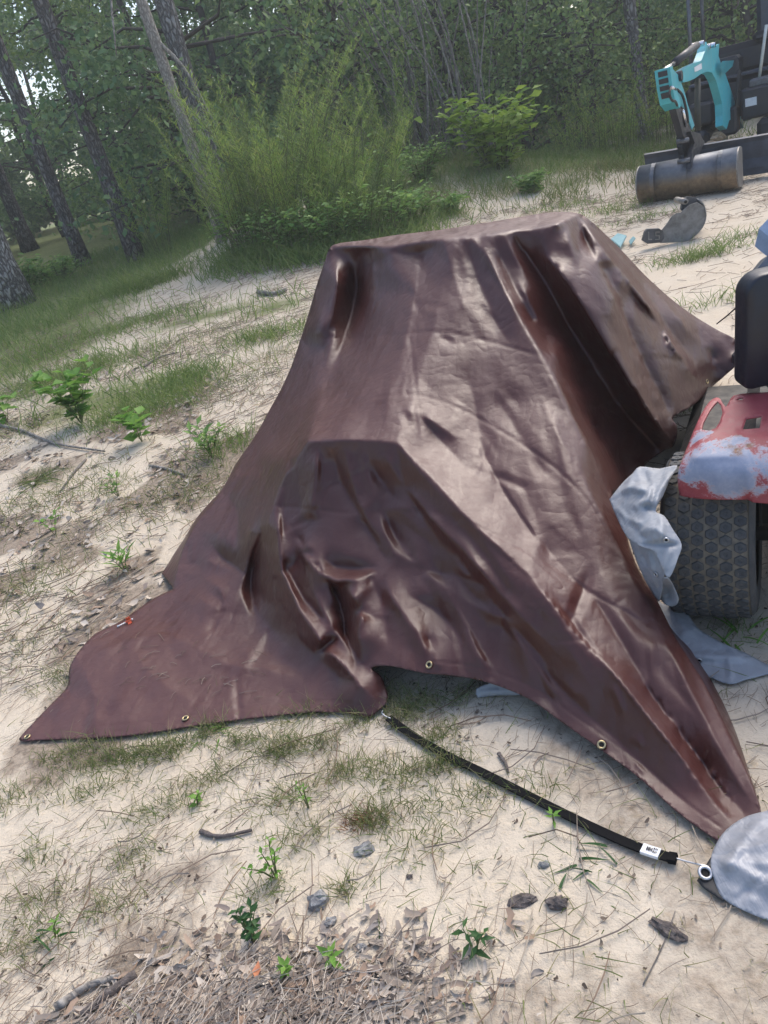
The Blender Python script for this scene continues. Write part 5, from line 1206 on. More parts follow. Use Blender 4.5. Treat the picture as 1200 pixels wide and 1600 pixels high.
for i, (x, y, h, sp_w) in enumerate(((392, 388, 2.3, 1.0), (440, 386, 2.1, 1.0), (485, 380, 1.8, .9), (418, 375, 2.5, .8), (395, 368, 2.2, .8), (505, 360, 1.7, .8), (460, 362, 2.2, .8), (545, 350, 1.5, .9), (590, 335, 1.3, .8), (530, 385, 1.1, .8), (575, 380, 1.0, .8))):
    weed('feathery_weed', FE, x, y, 'weed', 300 + i, h, sp_w * 1.15, 24, 120, (L_FERN, L_FERN2)[i % 3 == 1], .17, (rng.normal(.10, .12), rng.normal(0, .1)), rng.uniform(.24, .42), 'tall feathery weeds on the bank', w_=.0075)
weed('feathery_weed', 'young cone-shaped feathery plant between the dark pine and the dead trunk', 238, 352, 'weed', 320, 1.9, .7, 14, 110, L_FERN, .17, (0, 0), .3, w_=.009, dist=13)
weed('feathery_weed', 'yellow-green feathery weed standing right of the dry grey stalks', 610, 250, 'weed', 321, 1.9, 1.0, 26, 110, L_FERN, .15, (0, 0), .22, w_=.009, dist=12.6)
weed('dry_weed', 'dry grey-brown stalks of last year standing on the bank', 548, 262, 'weed', 322, 2.0, .8, 30, 60, L_FERNB, .10, (.0, 0), .22, dist=12.6)
weed('dry_weed', 'brown dry weed clump at the foot of the brush stems', 655, 225, 'weed', 323, 1.2, .9, 24, 60, L_FERNB, .09, (.1, 0), .3, dist=12.8)
FE2 = 'slender pale green weed in the strip between the lime bush and the excavator'
for i, (x, y, h) in enumerate(((905, 232, 1.2), (935, 228, 1.5), (965, 225, 1.3), (1022, 215, 1.6), (1040, 208, 1.5), (1062, 200, 1.4), (890, 240, .9), (985, 225, 1.0), (950, 240, .8))):
    weed('feathery_weed', FE2, x, y, 'weed', 340 + i, h, .6, 12, 70, L_FERN, .11, (0, 0), .15, 'slender weeds beside the excavator', w_=.008, dist=13.2)
# leafy bushes
def bush(name, label, px, py, rx, ry, rz, n, leaf, mat, seed, cat_='bush', group=None, stemn=14, wid=.5, up=.3):
    g = np.random.default_rng(seed); base = hit(np.array([float(px)]), np.array([float(py)]))[0]; root = empty(name, base); tag(root, label, cat_, group); st_ = []; P = []; D = []
    for k in range(stemn):
        a = g.uniform(0, 6.28); e = np.array([math.cos(a) * rx * g.uniform(.2, 1), math.sin(a) * ry * g.uniform(.2, 1), rz * g.uniform(.55, 1.05)]); p0 = np.array([math.cos(a) * rx * .15, math.sin(a) * ry * .15, -.03])
        pts = smooth_curve([p0, p0 + (e - p0) * .5 + [0, 0, rz * .18], e], 8); st_.append((pts, np.linspace(.010, .003, 8), 5))
        m = n // stemn; u = g.uniform(.12, 1, m); q = pts[np.minimum((u * 7.99).astype(int), 7)] + g.normal(0, 1, (m, 3)) * [rx * .11, ry * .11, rz * .08]; P.append(q)
        an = g.uniform(0, 6.28, m); D.append(np.stack([np.cos(an), np.sin(an), g.uniform(-.2, .8, m) * up * 2], 1))
    P = np.vstack(P); D = np.vstack(D); P[:, 2] = np.maximum(P[:, 2], .02); sz = leaf * g.uniform(.6, 1.25, len(P)); nr_ = norm_rows(g.normal(size=P.shape) * .45 + [0, 0, 1])
    V, F = tubes(st_); mk('stem', V + base, F, M_STEMG, root); v, f = leaves(P, D, nr_, sz, sz * wid); mk('foliage', v + base, f, mat, root); return root
bush('lime_bush', 'bright lime green bush with large pointed leaves on the sandy bank', 778, 262, 1.0, .7, .95, 720, .19, L_LIME, 400, stemn=22)
WD = 'low leafy green weed mass at the foot of the bank'
for i, (x, y, rx, rz) in enumerate(((400, 400, .55, .55), (455, 402, .6, .6), (510, 395, .55, .65), (560, 385, .6, .6), (605, 375, .55, .55), (640, 350, .5, .4), (560, 340, .7, .7), (500, 340, .6, .8), (610, 310, .6, .55), (440, 345, .6, .7), (380, 355, .5, .6), (540, 300, .7, .6), (660, 280, .6, .5), (580, 270, .7, .6), (835, 300, .35, .25), (700, 335, .35, .22))):
    bush('leafy_weed', WD, x, y, rx, rx * .8, rz, 620, .085, L_WEED, 410 + i, 'weed', 'leafy weeds along the bank foot', 16, .45)
bush('leafy_weed', 'broad-leaved weed patch round the foot of the silver-barked pine', 45, 455, .8, .6, .5, 700, .11, L_WEED, 440, 'weed')
bush('leafy_weed', 'green weed clump under the dark pines at the edge of the wood', 95, 440, .7, .5, .35, 500, .09, L_WEED, 441, 'weed')
bush('leafy_weed', 'leafy weed with paler leaves beside the excavator bucket', 1012, 205, .5, .4, .5, 300, .12, L_WEED, 442, 'weed')
bush('leafy_weed', 'sparse weeds with large hanging leaves amid the feathery plumes', 455, 300, .5, .4, .9, 220, .17, L_WEED, 443, 'weed')
# creeping vine and seedlings on the sand at the left
def seedling(name, label, px, py, h, n, leaf, mat, seed, wid=.5, flat=.3, cat_='seedling', group=None):
    g = np.random.default_rng(seed); base = hit(np.array([float(px)]), np.array([float(py)]))[0]; root = empty(name, base); tag(root, label, cat_, group); st_ = []; P = []; D = []
    ns = max(1, n // 7)
    for k in range(ns):
        a = g.uniform(0, 6.28); e = np.array([math.cos(a) * h * g.uniform(.1, .6), math.sin(a) * h * g.uniform(.1, .6), h * g.uniform(.6, 1)]); pts = smooth_curve([np.array([0, 0, -.01]), e * .5 + [0, 0, h * .1], e], 6); st_.append((pts, np.linspace(.0028, .0012, 6), 5))
        m = n // ns; u = np.linspace(.25, 1, m); P.append(np.array([pts[min(int(v * 5.99), 5)] for v in u])); an = g.uniform(0, 6.28) + np.arange(m) * 2.4; D.append(np.stack([np.cos(an), np.sin(an), np.full(m, flat) + g.normal(0, .2, m)], 1))
    P = np.vstack(P); D = np.vstack(D); sz = leaf * g.uniform(.65, 1.2, len(P)); V, F = tubes(st_); mk('stem', V + base, F, M_STEMG, root); v, f = leaves(P, D, norm_rows(g.normal(size=P.shape) * .25 + [0, 0, 1]), sz, sz * wid); v = v + base; v[:, 2] = np.maximum(v[:, 2], terrain(v[:, 0], v[:, 1]) + .003); mk('leaf', v, f, mat, root); return root
seedling('seedling', 'dark green seedling with narrow drooping leaves alone on the bare sand', 742, 1490, .07, 16, .040, L_SEEDD, 501, .32, -.1)
seedling('seedling', 'small bright green rosette beside the wood chips and grey stone', 519, 1512, .035, 9, .036, L_SEED, 502, .4, .5)
seedling('seedling', 'bushy green sprig with tiny leaves growing out of the wood chips', 397, 1475, .10, 40, .026, L_SEEDD, 503, .5, .3)
seedling('seedling', 'light green sprig at the lower edge of the wood chip heap', 449, 1527, .04, 12, .026, L_SEED, 504, .5, .4)
seedling('seedling', 'upright leafy sprig standing above the chip heap near the grey stone', 432, 1372, .10, 34, .024, L_SEED, 505, .42, .4)
seedling('seedling', 'fresh green broad-bladed plant on the sand left of the tarp', 196, 893, .11, 26, .095, L_SEED, 506, .22, .8)
seedling('seedling', 'spreading broad-leaved vine sprawling over the bare earth near the sticks', 128, 662, .44, 130, .115, L_SEED, 507, .75, .4)
seedling('seedling', 'green broad-leaved plant at the end of the fallen branch', 222, 690, .26, 40, .10, L_SEED, 508, .7, .3)
seedling('seedling', 'green weed cluster beside the left edge of the tarp', 332, 715, .22, 60, .075, L_WEED, 509, .4, .6)
seedling('seedling', 'light green sprig left of the broad-bladed plant', 86, 835, .14, 18, .04, L_SEED, 510, .6, .4)
seedling('seedling', 'small weed on the sand beneath the fallen branch', 185, 775, .14, 34, .05, L_WEED, 511, .4, .5)
seedling('seedling', 'yellow-green sprig among needles on the pale sand under the tarp hem', 308, 1258, .05, 10, .026, L_SEED, 512, .55, .3)
seedling('seedling', 'tall-stemmed green sprig among the grass below the strap hook', 482, 1262, .09, 18, .02, L_SEED, 513, .3, .5)
seedling('seedling', 'leafy sprig with broad leaves beside the thick end of the fallen branch', 12, 660, .30, 22, .11, L_SEED, 514, .7, .2)
seedling('seedling', 'tiny green sprig poking up beside the rubber strap', 865, 1282, .05, 8, .026, L_SEED, 515, .3, .5)
seedling('seedling', 'pale green sprig at the left rim of the chip heap', 85, 1466, .07, 12, .025, L_SEED, 516, .4, .5)

# ------------------------------------------------------------------ brush: bare leaning stems
g = np.random.default_rng(61)
for i in range(46):
    bx_, by_ = g.uniform(600, 790), g.uniform(195, 225); dist = g.uniform(12.6, 14.6); base = atw(np.array(bx_), np.array(by_), np.array(dist)); base = on(base[0], base[1]); h = g.uniform(2.2, 4.2)
    ln = np.array([g.normal(-.05, .2), g.normal(0, .1), 1]); pts = smooth_curve([base - [0, 0, .05], base + ln * h * .5 + g.normal(0, .06, 3), base + ln * h + np.array([g.normal(-.2, .25), 0, 0])], 9)
    V, F = tube_vf(pts, np.linspace(g.uniform(.012, .026), .007, 9), 6)
    o = mk('brush_stem', V, F, M_DEADW if i % 3 else M_TWIG, None, True, loc=base); tag(o, 'bare leaning brush stem in the thicket above the lime bush', 'stem', 'bare brush stems')
for i, (x0, y0, x1, y1, dd, r_) in enumerate(((690, 95, 640, 205, 14.5, .016), (560, 240, 640, 190, 12.6, .012), (735, 12, 757, 18, 13.5, .015), (620, 0, 648, 85, 14.5, .014), (665, 165, 765, 240, 12.8, .011))):
    a = atw(np.array(float(x0)), np.array(float(y0)), np.array(dd)); c = atw(np.array(float(x1)), np.array(float(y1)), np.array(dd + .3)); V, F = tube_vf(smooth_curve([a, (a + c) / 2 + [0, 0, .12], c], 8), np.linspace(r_, r_ * .5, 8), 6)
    o = mk('dead_branch', V, F, M_DEADW, None, True, loc=(a + c) / 2); tag(o, 'bleached dead branch caught in the thicket', 'branch', 'bleached branches in the thicket')
# ------------------------------------------------------------------ grass
def scatter(n, x0, x1, y0, y1, dens, r):
    out = []; 
    while sum(len(o) for o in out) < n:
        x = r.uniform(x0, x1, n * 2); y = r.uniform(y0, y1, n * 2); k = r.uniform(0, 1, n * 2) < dens(x, y); out.append(np.stack([x[k], y[k]], 1))
    return np.vstack(out)[:n]
def blades(xy, h, w_, bend, r, nseg=3, spread=.5):
    n = len(xy); base = np.column_stack([xy, terrain(xy[:, 0], xy[:, 1]) - .004]); d = norm_rows(np.column_stack([r.normal(0, spread, (n, 2)), np.ones(n)])); bd = np.column_stack([r.normal(0, bend, (n, 2)), -np.abs(r.normal(0, bend * .6, n))])
    return ribbons(base, d, h, w_, bd, nseg)
r = np.random.default_rng(71)
# glade and bank grass behind
xy = scatter(26000, -9, 9, 6.2, 17, lambda x, y: green_cover(x, y) * sstep(.2, .6, fbm(x * 1.3, y * 1.3, 5) + .15), r)
o = mk('glade_grass', *blades(xy, r.uniform(.10, .32, len(xy)), .011, .35, r, 3, .35), L_LUSH); tag(o, 'lush green grass of the glade and bank beyond the sand', 'grass', kind='stuff')
xy = scatter(7000, .2, 6.5, 10.2, 14, lambda x, y: .15 + .85 * sstep(.45, .6, fbm(x * 1.5, y * 1.5, 15)), r)
o = mk('bank_grass', *blades(xy, r.uniform(.08, .28, len(xy)), .010, .4, r, 3, .4), L_GRASS); tag(o, 'thin dry grass on the sandy bank behind the tarp', 'grass', kind='stuff')
# patches on the open ground, by place
def zone(px, py, rx, ry, n):
    c = hit(np.array([float(px)]), np.array([float(py)]))[0]; q = r.normal(0, .5, (n, 2)) * [rx, ry]; return q + c[:2]
Z = [(250, 625, .55, .35, 1300), (290, 590, .35, .3, 700), (150, 570, .8, .4, 900), (60, 560, .7, .4, 500), (200, 655, .45, .25, 600), (430, 525, .5, .3, 600), (390, 530, .3, .2, 200), (90, 600, .5, .3, 300), (350, 700, .3, .25, 300), (20, 520, .9, .5, 700), (240, 500, .8, .3, 500), (170, 520, .8, .3, 500), (1100, 402, .5, .14, 260), (1080, 405, .3, .12, 140), (1130, 470, .6, .15, 140), (1150, 375, .5, .12, 120), (1060, 300, .8, .2, 250), (960, 330, .7, .25, 300), (880, 325, .7, .2, 300), (1000, 345, .5, .15, 150)]
o = mk('patch_grass', *blades(np.vstack([zone(*z) for z in Z]), r.uniform(.06, .20, sum(z[4] for z in Z)), .0065, .45, r, 3, .45), L_LUSH); tag(o, 'patches of short green grass on the sand around the tarp', 'grass', kind='stuff')
Zn = [(150, 1235, .18, .06, 170), (250, 1265, .15, .06, 140), (450, 1245, .12, .06, 150), (540, 1205, .10, .05, 140), (660, 1205, .10, .06, 150), (335, 1215, .14, .05, 150), (480, 1305, .10, .06, 110), (500, 1165, .10, .05, 140), (380, 1160, .10, .04, 130), (700, 1195, .08, .05, 120), (760, 1240, .1, .06, 70), (20, 1250, .15, .08, 150), (160, 1420, .14, .08, 110), (30, 1480, .12, .08, 110), (640, 1110, .10, .07, 330), (690, 1150, .07, .05, 130), (610, 1090, .08, .05, 120), (330, 1143, .08, .035, 120), (190, 1185, .22, .05, 420), (120, 1175, .15, .05, 200), (260, 1175, .14, .05, 260), (440, 1172, .09, .06, 260), (480, 1120, .12, .03, 120), (560, 1130, .06, .03, 70), (600, 1210, .10, .08, 130), (540, 1390, .05, .04, 70), (590, 1280, .07, .06, 200), (690, 1260, .12, .08, 110), (640, 1320, .1, .06, 80), (420, 1390, .08, .06, 90), (60, 1420, .12, .1, 110), (1150, 985, .10, .08, 60), (1080, 640, .15, .1, 120), (830, 1240, .12, .06, 50), (720, 1090, .15, .06, 100), (60, 745, .16, .12, 240), (100, 1060, .15, .12, 160), (60, 1000, .25, .2, 180), (45, 900, .3, .3, 160), (180, 760, .2, .15, 160), (60, 1340, .12, .1, 90), (215, 1340, .1, .07, 80)]
Zn = [(a_, b_, c_, d_, int(e_ * 1.4)) for a_, b_, c_, d_, e_ in Zn]; nn = sum(z[4] for z in Zn); o = mk('near_grass', *blades(np.vstack([zone(*z) for z in Zn]), r.uniform(.025, .085, nn), .0026, .5, r, 4, .55), L_GRASS); tag(o, 'thin tufts of half-dry grass on the near sand', 'grass', kind='stuff')
xy = scatter(10500, -4.5, 1.5, .5, 8, lambda x, y: .12 + .88 * sstep(.5, .65, fbm(x * 1.8, y * 1.8, 44)) * sstep(1.2, -.4, x), r)
o = mk('sparse_grass', *blades(xy, r.uniform(.03, .09, len(xy)), .003, .6, r, 3, .7), L_GRASS); tag(o, 'sparse thin grass blades scattered over the sand', 'grass', kind='stuff')
# rank grass along the foot of the bank
zb = np.vstack([zone(x_, y_, .7, .35, 420) for x_, y_ in ((375, 412), (420, 412), (470, 408), (520, 402), (575, 392), (630, 372), (400, 390), (430, 395), (500, 385), (560, 375), (660, 345), (255, 440), (200, 455))])
o = mk('bank_foot_grass', *blades(zb, r.uniform(.15, .42, len(zb)), .011, .45, r, 4, .4), L_LUSH); tag(o, 'rank green grass along the foot of the weedy bank', 'grass', kind='stuff')
zl = np.vstack([zone(x_, y_, .5, .4, 260) for x_, y_ in ((30, 600), (120, 590), (60, 660), (250, 560), (330, 520), (300, 640), (380, 600), (410, 560), (40, 800), (130, 760), (250, 790), (30, 940), (320, 760))])
o = mk('thin_grass', *blades(zl, r.uniform(.05, .16, len(zl)), .005, .5, r, 3, .5), L_GRASS); tag(o, 'thin patchy grass on the earth left of the tarp', 'grass', kind='stuff')
# reddish dry sprig
zr = zone(560, 1285, .05, .04, 220); L_RED = leafmat('rust_sprig', [(0.16, 0.06, 0.03), (0.24, 0.10, 0.05), (0.20, 0.15, 0.07)], .2)
o = mk('rusty_sprig', *blades(zr, r.uniform(.02, .06, len(zr)), .0022, .7, r, 3, .8), L_RED); tag(o, 'small rust-coloured dry sprig on the sand', 'sprig', kind='stuff')
# a few single long blades near the strap
def blade_plant(px, py, n, L, seed, label, mat=None):
    q = np.random.default_rng(seed); base = hit(np.array([float(px)]), np.array([float(py)]))[0]; a = q.uniform(0, 6.28, n); d = np.stack([np.cos(a), np.sin(a), q.uniform(.12, .5, n)], 1); P = np.repeat(base[None], n, 0) + q.normal(0, .03, (n, 3)) * [1, 1, 0]; P[:, 2] = terrain(P[:, 0], P[:, 1]) + .004
    v, f = ribbons(P, d, q.uniform(.6, 1.1, n) * L, .008, np.zeros((n, 3)) + [0, 0, -.35], 5); v[:, 2] = np.maximum(v[:, 2], terrain(v[:, 0], v[:, 1]) + .003)
    o = mk('grass_plant', v, f, mat or L_SEEDD, None, loc=base); tag(o, label, 'grass'); return o
blade_plant(915, 1345, 9, .075, 1, 'few broad green grass blades on the sand below the strap label')
blade_plant(1160, 1000, 14, .14, 2, 'broad grass blades leaning over the grey vinyl sheet', L_SEED)
blade_plant(330, 1140, 22, .06, 3, 'bright green crabgrass tuft under the left front hem', L_SEED)
blade_plant(85, 1465, 8, .09, 4, 'broad dark grass blades on the sand left of the chip heap', L_SEEDD)
blade_plant(60, 755, 40, .30, 5, 'dry straw-green grass tuft beside the fallen branch', L_GRASS)

# ------------------------------------------------------------------ pine needles and twigs on the sand
def litter_mat(name, cols):
    t = NT(name); g_ = t.n('ShaderNodeNewGeometry'); t.set(Base_Color=t.ramp(g_.outputs['Random Per Island'], [(i / (len(cols) - 1), c) for i, c in enumerate(cols)]), Roughness=.85); t.bs.inputs['Specular IOR Level'].default_value = .25; return t.m
M_NEEDLE = litter_mat('dead_needles', [(0.13, 0.09, 0.065), (0.24, 0.17, 0.12), (0.20, 0.165, 0.14), (0.38, 0.32, 0.25)])
M_CHIP = litter_mat('wood_chips', [(0.14, 0.11, 0.09), (0.26, 0.22, 0.185), (0.38, 0.33, 0.28), (0.52, 0.46, 0.39), (0.30, 0.21, 0.15), (0.21, 0.19, 0.18)])
M_CRUMB = litter_mat('dark_crumbs', [(0.05, 0.035, 0.025), (0.12, 0.09, 0.07), (0.22, 0.18, 0.14)])
def needles(xy, L, w_, r, lift=.004, curv=.25):              # three-sided slightly bent needles lying down
    n = len(xy); a = r.normal(.75, .75, n); d = np.stack([np.cos(a), np.sin(a)], 1); c = np.stack([-d[:, 1], d[:, 0]], 1); L = np.broadcast_to(L, (n,)); cu = r.normal(0, curv, n)
    hts = lift + r.uniform(0, lift * 1.6, n); rows = []
    for k, u in enumerate((-.5, -.17, .17, .5)):
        p = xy + d * (L * u)[:, None] + c * (cu * L * (u * u - .1))[:, None]; z = terrain(p[:, 0], p[:, 1]) + hts + (k == 3) * r.uniform(0, .012, n) * (r.uniform(0, 1, n) < .3)
        for s in (-1, 0, 1): rows.append(np.column_stack([p + c * (s * w_ * (.5 if k in (1, 2) else .3))[..., None] if np.ndim(w_) else p + c * s * w_ * (.5 if k in (1, 2) else .3), z + (w_ if s == 0 else 0)]))
    V = np.stack(rows, 1); o = (np.arange(n) * 12)[:, None]; Q = []
    for k in range(3):
        for s in range(2): Q.append(o + np.array([[k * 3 + s, k * 3 + s + 1, k * 3 + s + 4, k * 3 + s + 3]]))
    return V.reshape(-1, 3), [np.concatenate(Q, 0)]
dn = lambda x, y: .22 + .78 * sstep(.40, .60, fbm(x * 2.1 + 3, y * 2.1, 77)) * (1 - .55 * gblob(x, y, .35, .95, .5, .35))
xy = scatter(8500, -2.0, 1.3, .55, 2.9, dn, r); o = mk('needle_litter', *needles(xy, r.uniform(.02, .10, len(xy)), .0012, r), M_NEEDLE); tag(o, 'brown pine needles and fine stalks strewn over the near sand', 'needles', kind='stuff')
xy = scatter(13000, -5, 5.5, 2.6, 10.5, lambda x, y: .15 + .85 * sstep(.42, .6, fbm(x * 1.2 + 3, y * 1.2, 78)), r); o = mk('needle_litter', *needles(xy, r.uniform(.06, .20, len(xy)), .0034, r, .006), M_NEEDLE); tag(o, 'brown pine straw strewn over the sand further back', 'needles', kind='stuff')
xy = scatter(130, -1.2, 1.0, .6, 2.3, lambda x, y: np.ones_like(x), r); o = mk('twig_litter', *needles(xy, r.uniform(.08, .28, len(xy)), .0032, r, .006, .6), M_NEEDLE); tag(o, 'long curved brown stalks lying loose on the near sand', 'twigs', kind='stuff')
def flakes(xy, L, W, r, tilt=.3, lift=.006):                 # curled splinters and torn leaf pieces
    n = len(xy); P = np.column_stack([xy, terrain(xy[:, 0], xy[:, 1]) + lift * r.uniform(.4, 2.2, n)]); a = r.normal(.6, 1.1, n); d = norm_rows(np.column_stack([np.cos(a), np.sin(a), r.normal(0, tilt * .6, n)])); nr_ = norm_rows(r.normal(size=(n, 3)) * tilt + [0, 0, 1])
    sd_ = norm_rows(np.cross(d, nr_)); up = np.cross(sd_, d); L = np.broadcast_to(L, (n,)); W = np.broadcast_to(W, (n,)); cu = r.normal(.05, .22, n); rows = []
    for u in (0, .3, .68, 1):
        c = P + d * (L * (u - .5))[:, None] + up * (cu * L * (u - .5) ** 2 * 2)[:, None] + sd_ * (r.normal(0, .08, n) * L)[:, None]; w_ = W * (r.uniform(.15, .7, n) if u in (0, 1) else r.uniform(.7, 1.15, n)) * .5; cup = W * r.uniform(-.1, .35, n)
        rows += [c - sd_ * w_[:, None] + up * cup[:, None], c, c + sd_ * w_[:, None] + up * (cup * r.uniform(.3, 1, n))[:, None]]
    V = np.stack(rows, 1); o = (np.arange(n) * 12)[:, None]; Q = [o + np.array([[k * 3 + s_, k * 3 + s_ + 1, k * 3 + s_ + 4, k * 3 + s_ + 3]]) for k in range(3) for s_ in range(2)]
    v = V.reshape(-1, 3); v[:, 2] = np.maximum(v[:, 2], terrain(v[:, 0], v[:, 1]) + .0012); return v, [np.concatenate(Q, 0)]
dc = lambda x, y: np.clip(gblob(x, y, -.66, 1.02, .30, .15) + .25 * gblob(x, y, -.30, 1.0, .2, .12) + .6 * gblob(x, y, -.95, 1.0, .2, .12), 0, 1)
xy = scatter(6500, -1.3, .25, .6, 1.4, dc, r); Lc = .010 + .042 * r.uniform(0, 1, len(xy)) ** 2; o = mk('wood_chip_litter', *flakes(xy, Lc, Lc * r.uniform(.16, .45, len(xy)), r), M_CHIP); tag(o, 'heap of grey-brown wood chips and dead leaf shreds on the near sand', 'wood chips', kind='stuff')
xy = scatter(1500, -1.3, .3, .6, 1.4, dc, r); o = mk('shredded_needles', *needles(xy, r.uniform(.02, .09, len(xy)), .0017, r, .012), M_CHIP); tag(o, 'grey shredded stalks mixed into the wood chip heap', 'stalks', kind='stuff')
xy = scatter(1700, -2.0, 1.3, .6, 3.0, dn, r); Lc = r.uniform(.005, .017, len(xy)); o = mk('leaf_crumbs', *flakes(xy, Lc, Lc * .5, r, .25, .004), M_CRUMB); tag(o, 'dark crumbs of bark and leaf peppering the sand', 'crumbs', kind='stuff')
xy = scatter(2200, -5, -1.0, 2.6, 8.0, lambda x, y: .1 + litter_cover(x, y), r); Lc = r.uniform(.02, .07, len(xy)); o = mk('leaf_litter', *flakes(xy, Lc, Lc * .45, r, .3, .01), M_CHIP); tag(o, 'dead leaves and bark shreds on the earth at the left', 'leaf litter', kind='stuff')

# straw and sand stuck on the flat part of the tarp
ux = r.normal(290, 60, 46); uy = 1045 + (ux - 290) * .12 + r.normal(0, 22, 46); S0 = surf(ux, uy); an_ = r.normal(2.6, .5, 46); S1 = surf(ux + np.cos(an_) * r.uniform(8, 32, 46), uy + np.sin(an_) * 12); st_l = [(np.array([a_ + [0, 0, .004], (a_ + c_) / 2 + [0, 0, .009], c_ + [0, 0, .004]]), .0009, 4) for a_, c_ in zip(S0, S1)]
V, F = tubes(st_l); o = mk('stray_straw', V, F, M_NEEDLE); tag(o, 'stray straw lying on the flat left part of the brown tarp', 'straw', kind='stuff')
# ------------------------------------------------------------------ stones, sticks, bark pieces: single things
def stone(px, py, sx, sy, sz, label, seed, mat, name='stone', cat_='stone'):
    q = np.random.default_rng(seed); base = hit(np.array([float(px)]), np.array([float(py)]))[0]; V = []; F = []; n, m = 12, 7
    for j in range(m + 1):
        th = math.pi * j / m
        for i in range(n):
            ph = 2 * math.pi * i / n; d = np.array([math.sin(th) * math.cos(ph), math.sin(th) * math.sin(ph), math.cos(th)]); k = .45 + 1.1 * float(fbm(np.array(d[0] * 2.6 + seed), np.array(d[1] * 2.6 + d[2] * 1.9), seed, 3)); V.append(base + d * k * [sx, sy, sz] + [0, 0, sz * .35])
    for j in range(m):
        for i in range(n): F.append((j * n + i, (j + 1) * n + i, (j + 1) * n + (i + 1) % n, j * n + (i + 1) % n))
    o = mk(name, V, F, mat, None, False, loc=base); tag(o, label, cat_); return o
t = NT('grey_stone'); p = t.pos(); nz = t.noise(p, 45, 6, .7); t.set(Base_Color=t.ramp(nz, [(0.3, (0.10, 0.10, 0.105)), (0.55, (0.24, 0.24, 0.24)), (0.75, (0.50, 0.50, 0.49))]), Roughness=.85); t.bump(nz, .7, .01); M_STONE = t.m
t = NT('dark_bark_chunk'); p = t.pos(); nz = t.noise(p, 60, 6, .75); t.set(Base_Color=t.ramp(nz, [(0.3, (0.055, 0.045, 0.042)), (0.55, (0.15, 0.125, 0.115)), (0.75, (0.28, 0.25, 0.23))]), Roughness=.9); t.bump(nz, .9, .012); M_CHUNK = t.m
stone(497, 1412, .030, .026, .020, 'pale grey speckled stone beside the wood chip heap', 3, M_STONE)
stone(517, 1442, .017, .014, .010, 'small grey stone touching the larger speckled stone', 4, M_STONE)
stone(872, 1413, .030, .020, .016, 'dark flat bark chunk on the sand below the grass blades', 5, M_CHUNK, 'bark_chunk', 'bark')
stone(818, 1408, .040, .018, .010, 'flat crumbling dark patch of bark next to the rounder chunk', 6, M_CHUNK, 'bark_chunk', 'bark')
o = stone(1045, 1455, .046, .016, .012, 'long wedge of grey bark on the bare sand near the silver tarp', 7, M_CHUNK, 'bark_chunk', 'bark'); o.rotation_euler = (0, 0, -.9)
stone(570, 1328, .030, .022, .010, 'grey stone half buried behind the rusty sprig', 8, M_STONE)
stone(565, 782 + 700, .012, .010, .007, 'small grey pebble right of the chip heap', 9, M_STONE, 'pebble', 'pebble')
stone(640, 1370, .009, .007, .005, 'dark pebble on the sand between the strap and the seedling', 10, M_CHUNK, 'pebble', 'pebble')
stone(850, 1352, .016, .010, .006, 'flat grey pebble beneath the middle of the strap', 11, M_STONE, 'pebble', 'pebble')
def stick(pts, r0, r1, label, mat, name='stick', seed=0, cat_='stick', dz=.006):
    q = hit(np.array([p_[0] for p_ in pts], float), np.array([p_[1] for p_ in pts], float)); q[:, 2] += r0 * .8 + dz * .3; C = smooth_curve(q, 10); gg = np.random.default_rng(seed); V, F = tube_vf(C, np.linspace(r0, r1, 10) * gg.uniform(.85, 1.15, 10), 8); o = mk(name, V, F, mat, None, True, loc=q.mean(0)); tag(o, label, cat_); return o
stick([(0, 667), (40, 676), (85, 695), (165, 708)], .016, .007, 'pale grey fallen branch lying across the earth at the left', M_DEADW, 'fallen_branch', 1, 'branch')
stick([(235, 730), (262, 735), (290, 745)], .012, .008, 'short grey stick on the sand left of the tarp', M_DEADW, seed=2)
stick([(135, 720), (115, 742), (95, 770)], .010, .005, 'thin brown stick on the earth under the fallen branch', M_TWIG, seed=3)
stick([(315, 1302), (345, 1310), (395, 1300)], .0075, .004, 'dark curved bark strip on the pale sand below the hem', M_CHUNK, 'bark_strip', 4, 'bark')
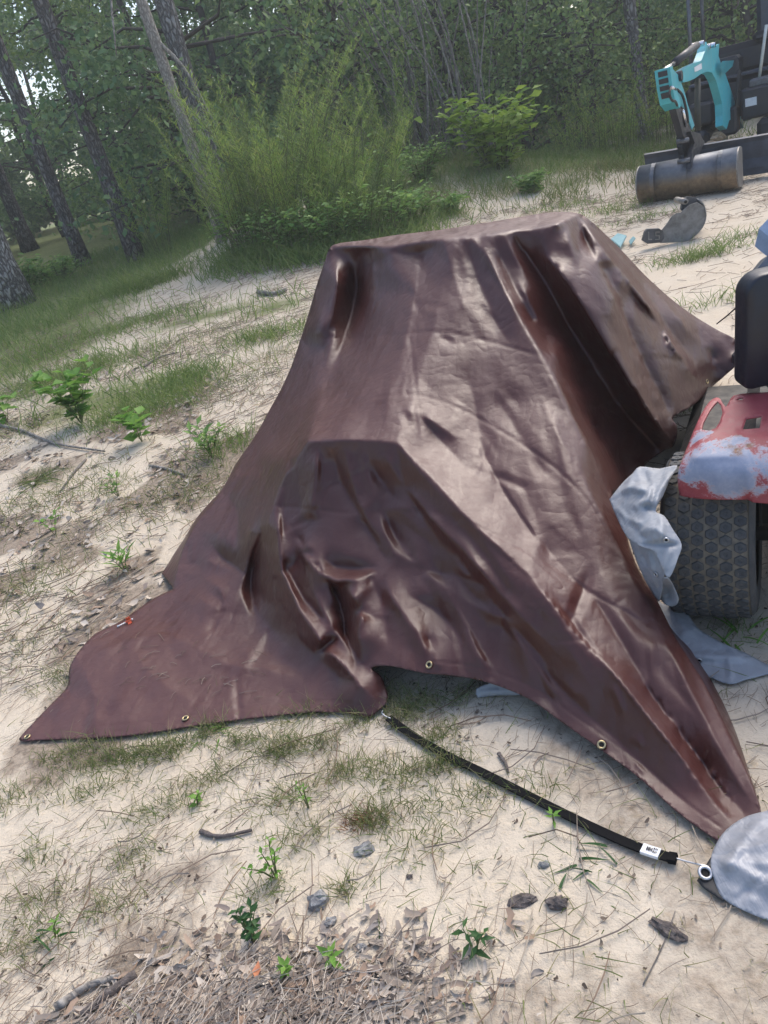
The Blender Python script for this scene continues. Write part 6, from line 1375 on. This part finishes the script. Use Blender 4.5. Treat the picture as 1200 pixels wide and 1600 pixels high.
stick([(90, 1580), (140, 1545), (190, 1530)], .011, .008, 'thick grey weathered stick at the lower rim of the chip heap', M_DEADW, seed=5)
stick([(130, 1590), (175, 1555), (215, 1525)], .009, .012, 'broken dark-ended stick in the chip heap', M_CHUNK, seed=6)
stick([(370, 1560), (410, 1540), (440, 1522)], .008, .005, 'pale split wood piece in the chip heap under the orange leaf', M_DEADW, 'wood_piece', 7, 'wood')
stick([(1005, 1540), (1035, 1480), (1055, 1425)], .0015, .001, 'long thin stalk bowed across the sand near the bark wedge', M_TWIG, 'stalk', 8, 'stalk')
stick([(780, 1180), (790, 1195), (795, 1210)], .006, .003, 'small dark curled leaf stalk behind the strap', M_CHUNK, 'bark_strip', 9, 'bark')
stick([(405, 460), (430, 462), (448, 456)], .03, .02, 'pale broken log end on the sand behind the tarp at the left', M_DEADW, 'log_piece', 10, 'log')
stick([(225, 575), (250, 560), (280, 552)], .012, .006, 'thin dry twig lying in the grass patch at the left', M_TWIG, seed=11)
# one orange leaf in the chips
M_OLEAF = simple('orange_dead_leaf', (0.42, 0.16, 0.07), (0.30, 0.10, 0.05), .6)
q = hit(np.array([404.]), np.array([1540.]))[0] + [0, 0, .02]; v, f = leaves(q[None], np.array([[.1, 1., .1]]), np.array([[0, -.3, 1.]]), .045, .02); o = mk('dead_leaf', v, f, M_OLEAF, None, loc=q); tag(o, 'orange-brown dead leaf standing out in the wood chip heap', 'leaf')

# ------------------------------------------------------------------ added volume standing in for lens glare, veils the dark wood
b = B(); b.obox((0, 30, 6.5), (62, 0, 0), (0, 46, 0), (0, 0, 8.2)); hz = b.build('glare_veil', None); tag(hz, kind='stuff')
hm = bpy.data.materials.new('lens_veil'); hm.use_nodes = True; ht = hm.node_tree; ht.nodes.clear(); ho = ht.nodes.new('ShaderNodeOutputMaterial'); hv = ht.nodes.new('ShaderNodeVolumePrincipled')
hv.inputs['Color'].default_value = (0.92, 0.95, 0.95, 1); hv.inputs['Density'].default_value = 0.0036; hv.inputs['Anisotropy'].default_value = 0.2; ht.links.new(hv.outputs[0], ho.inputs['Volume']); hz.data.materials.append(hm)
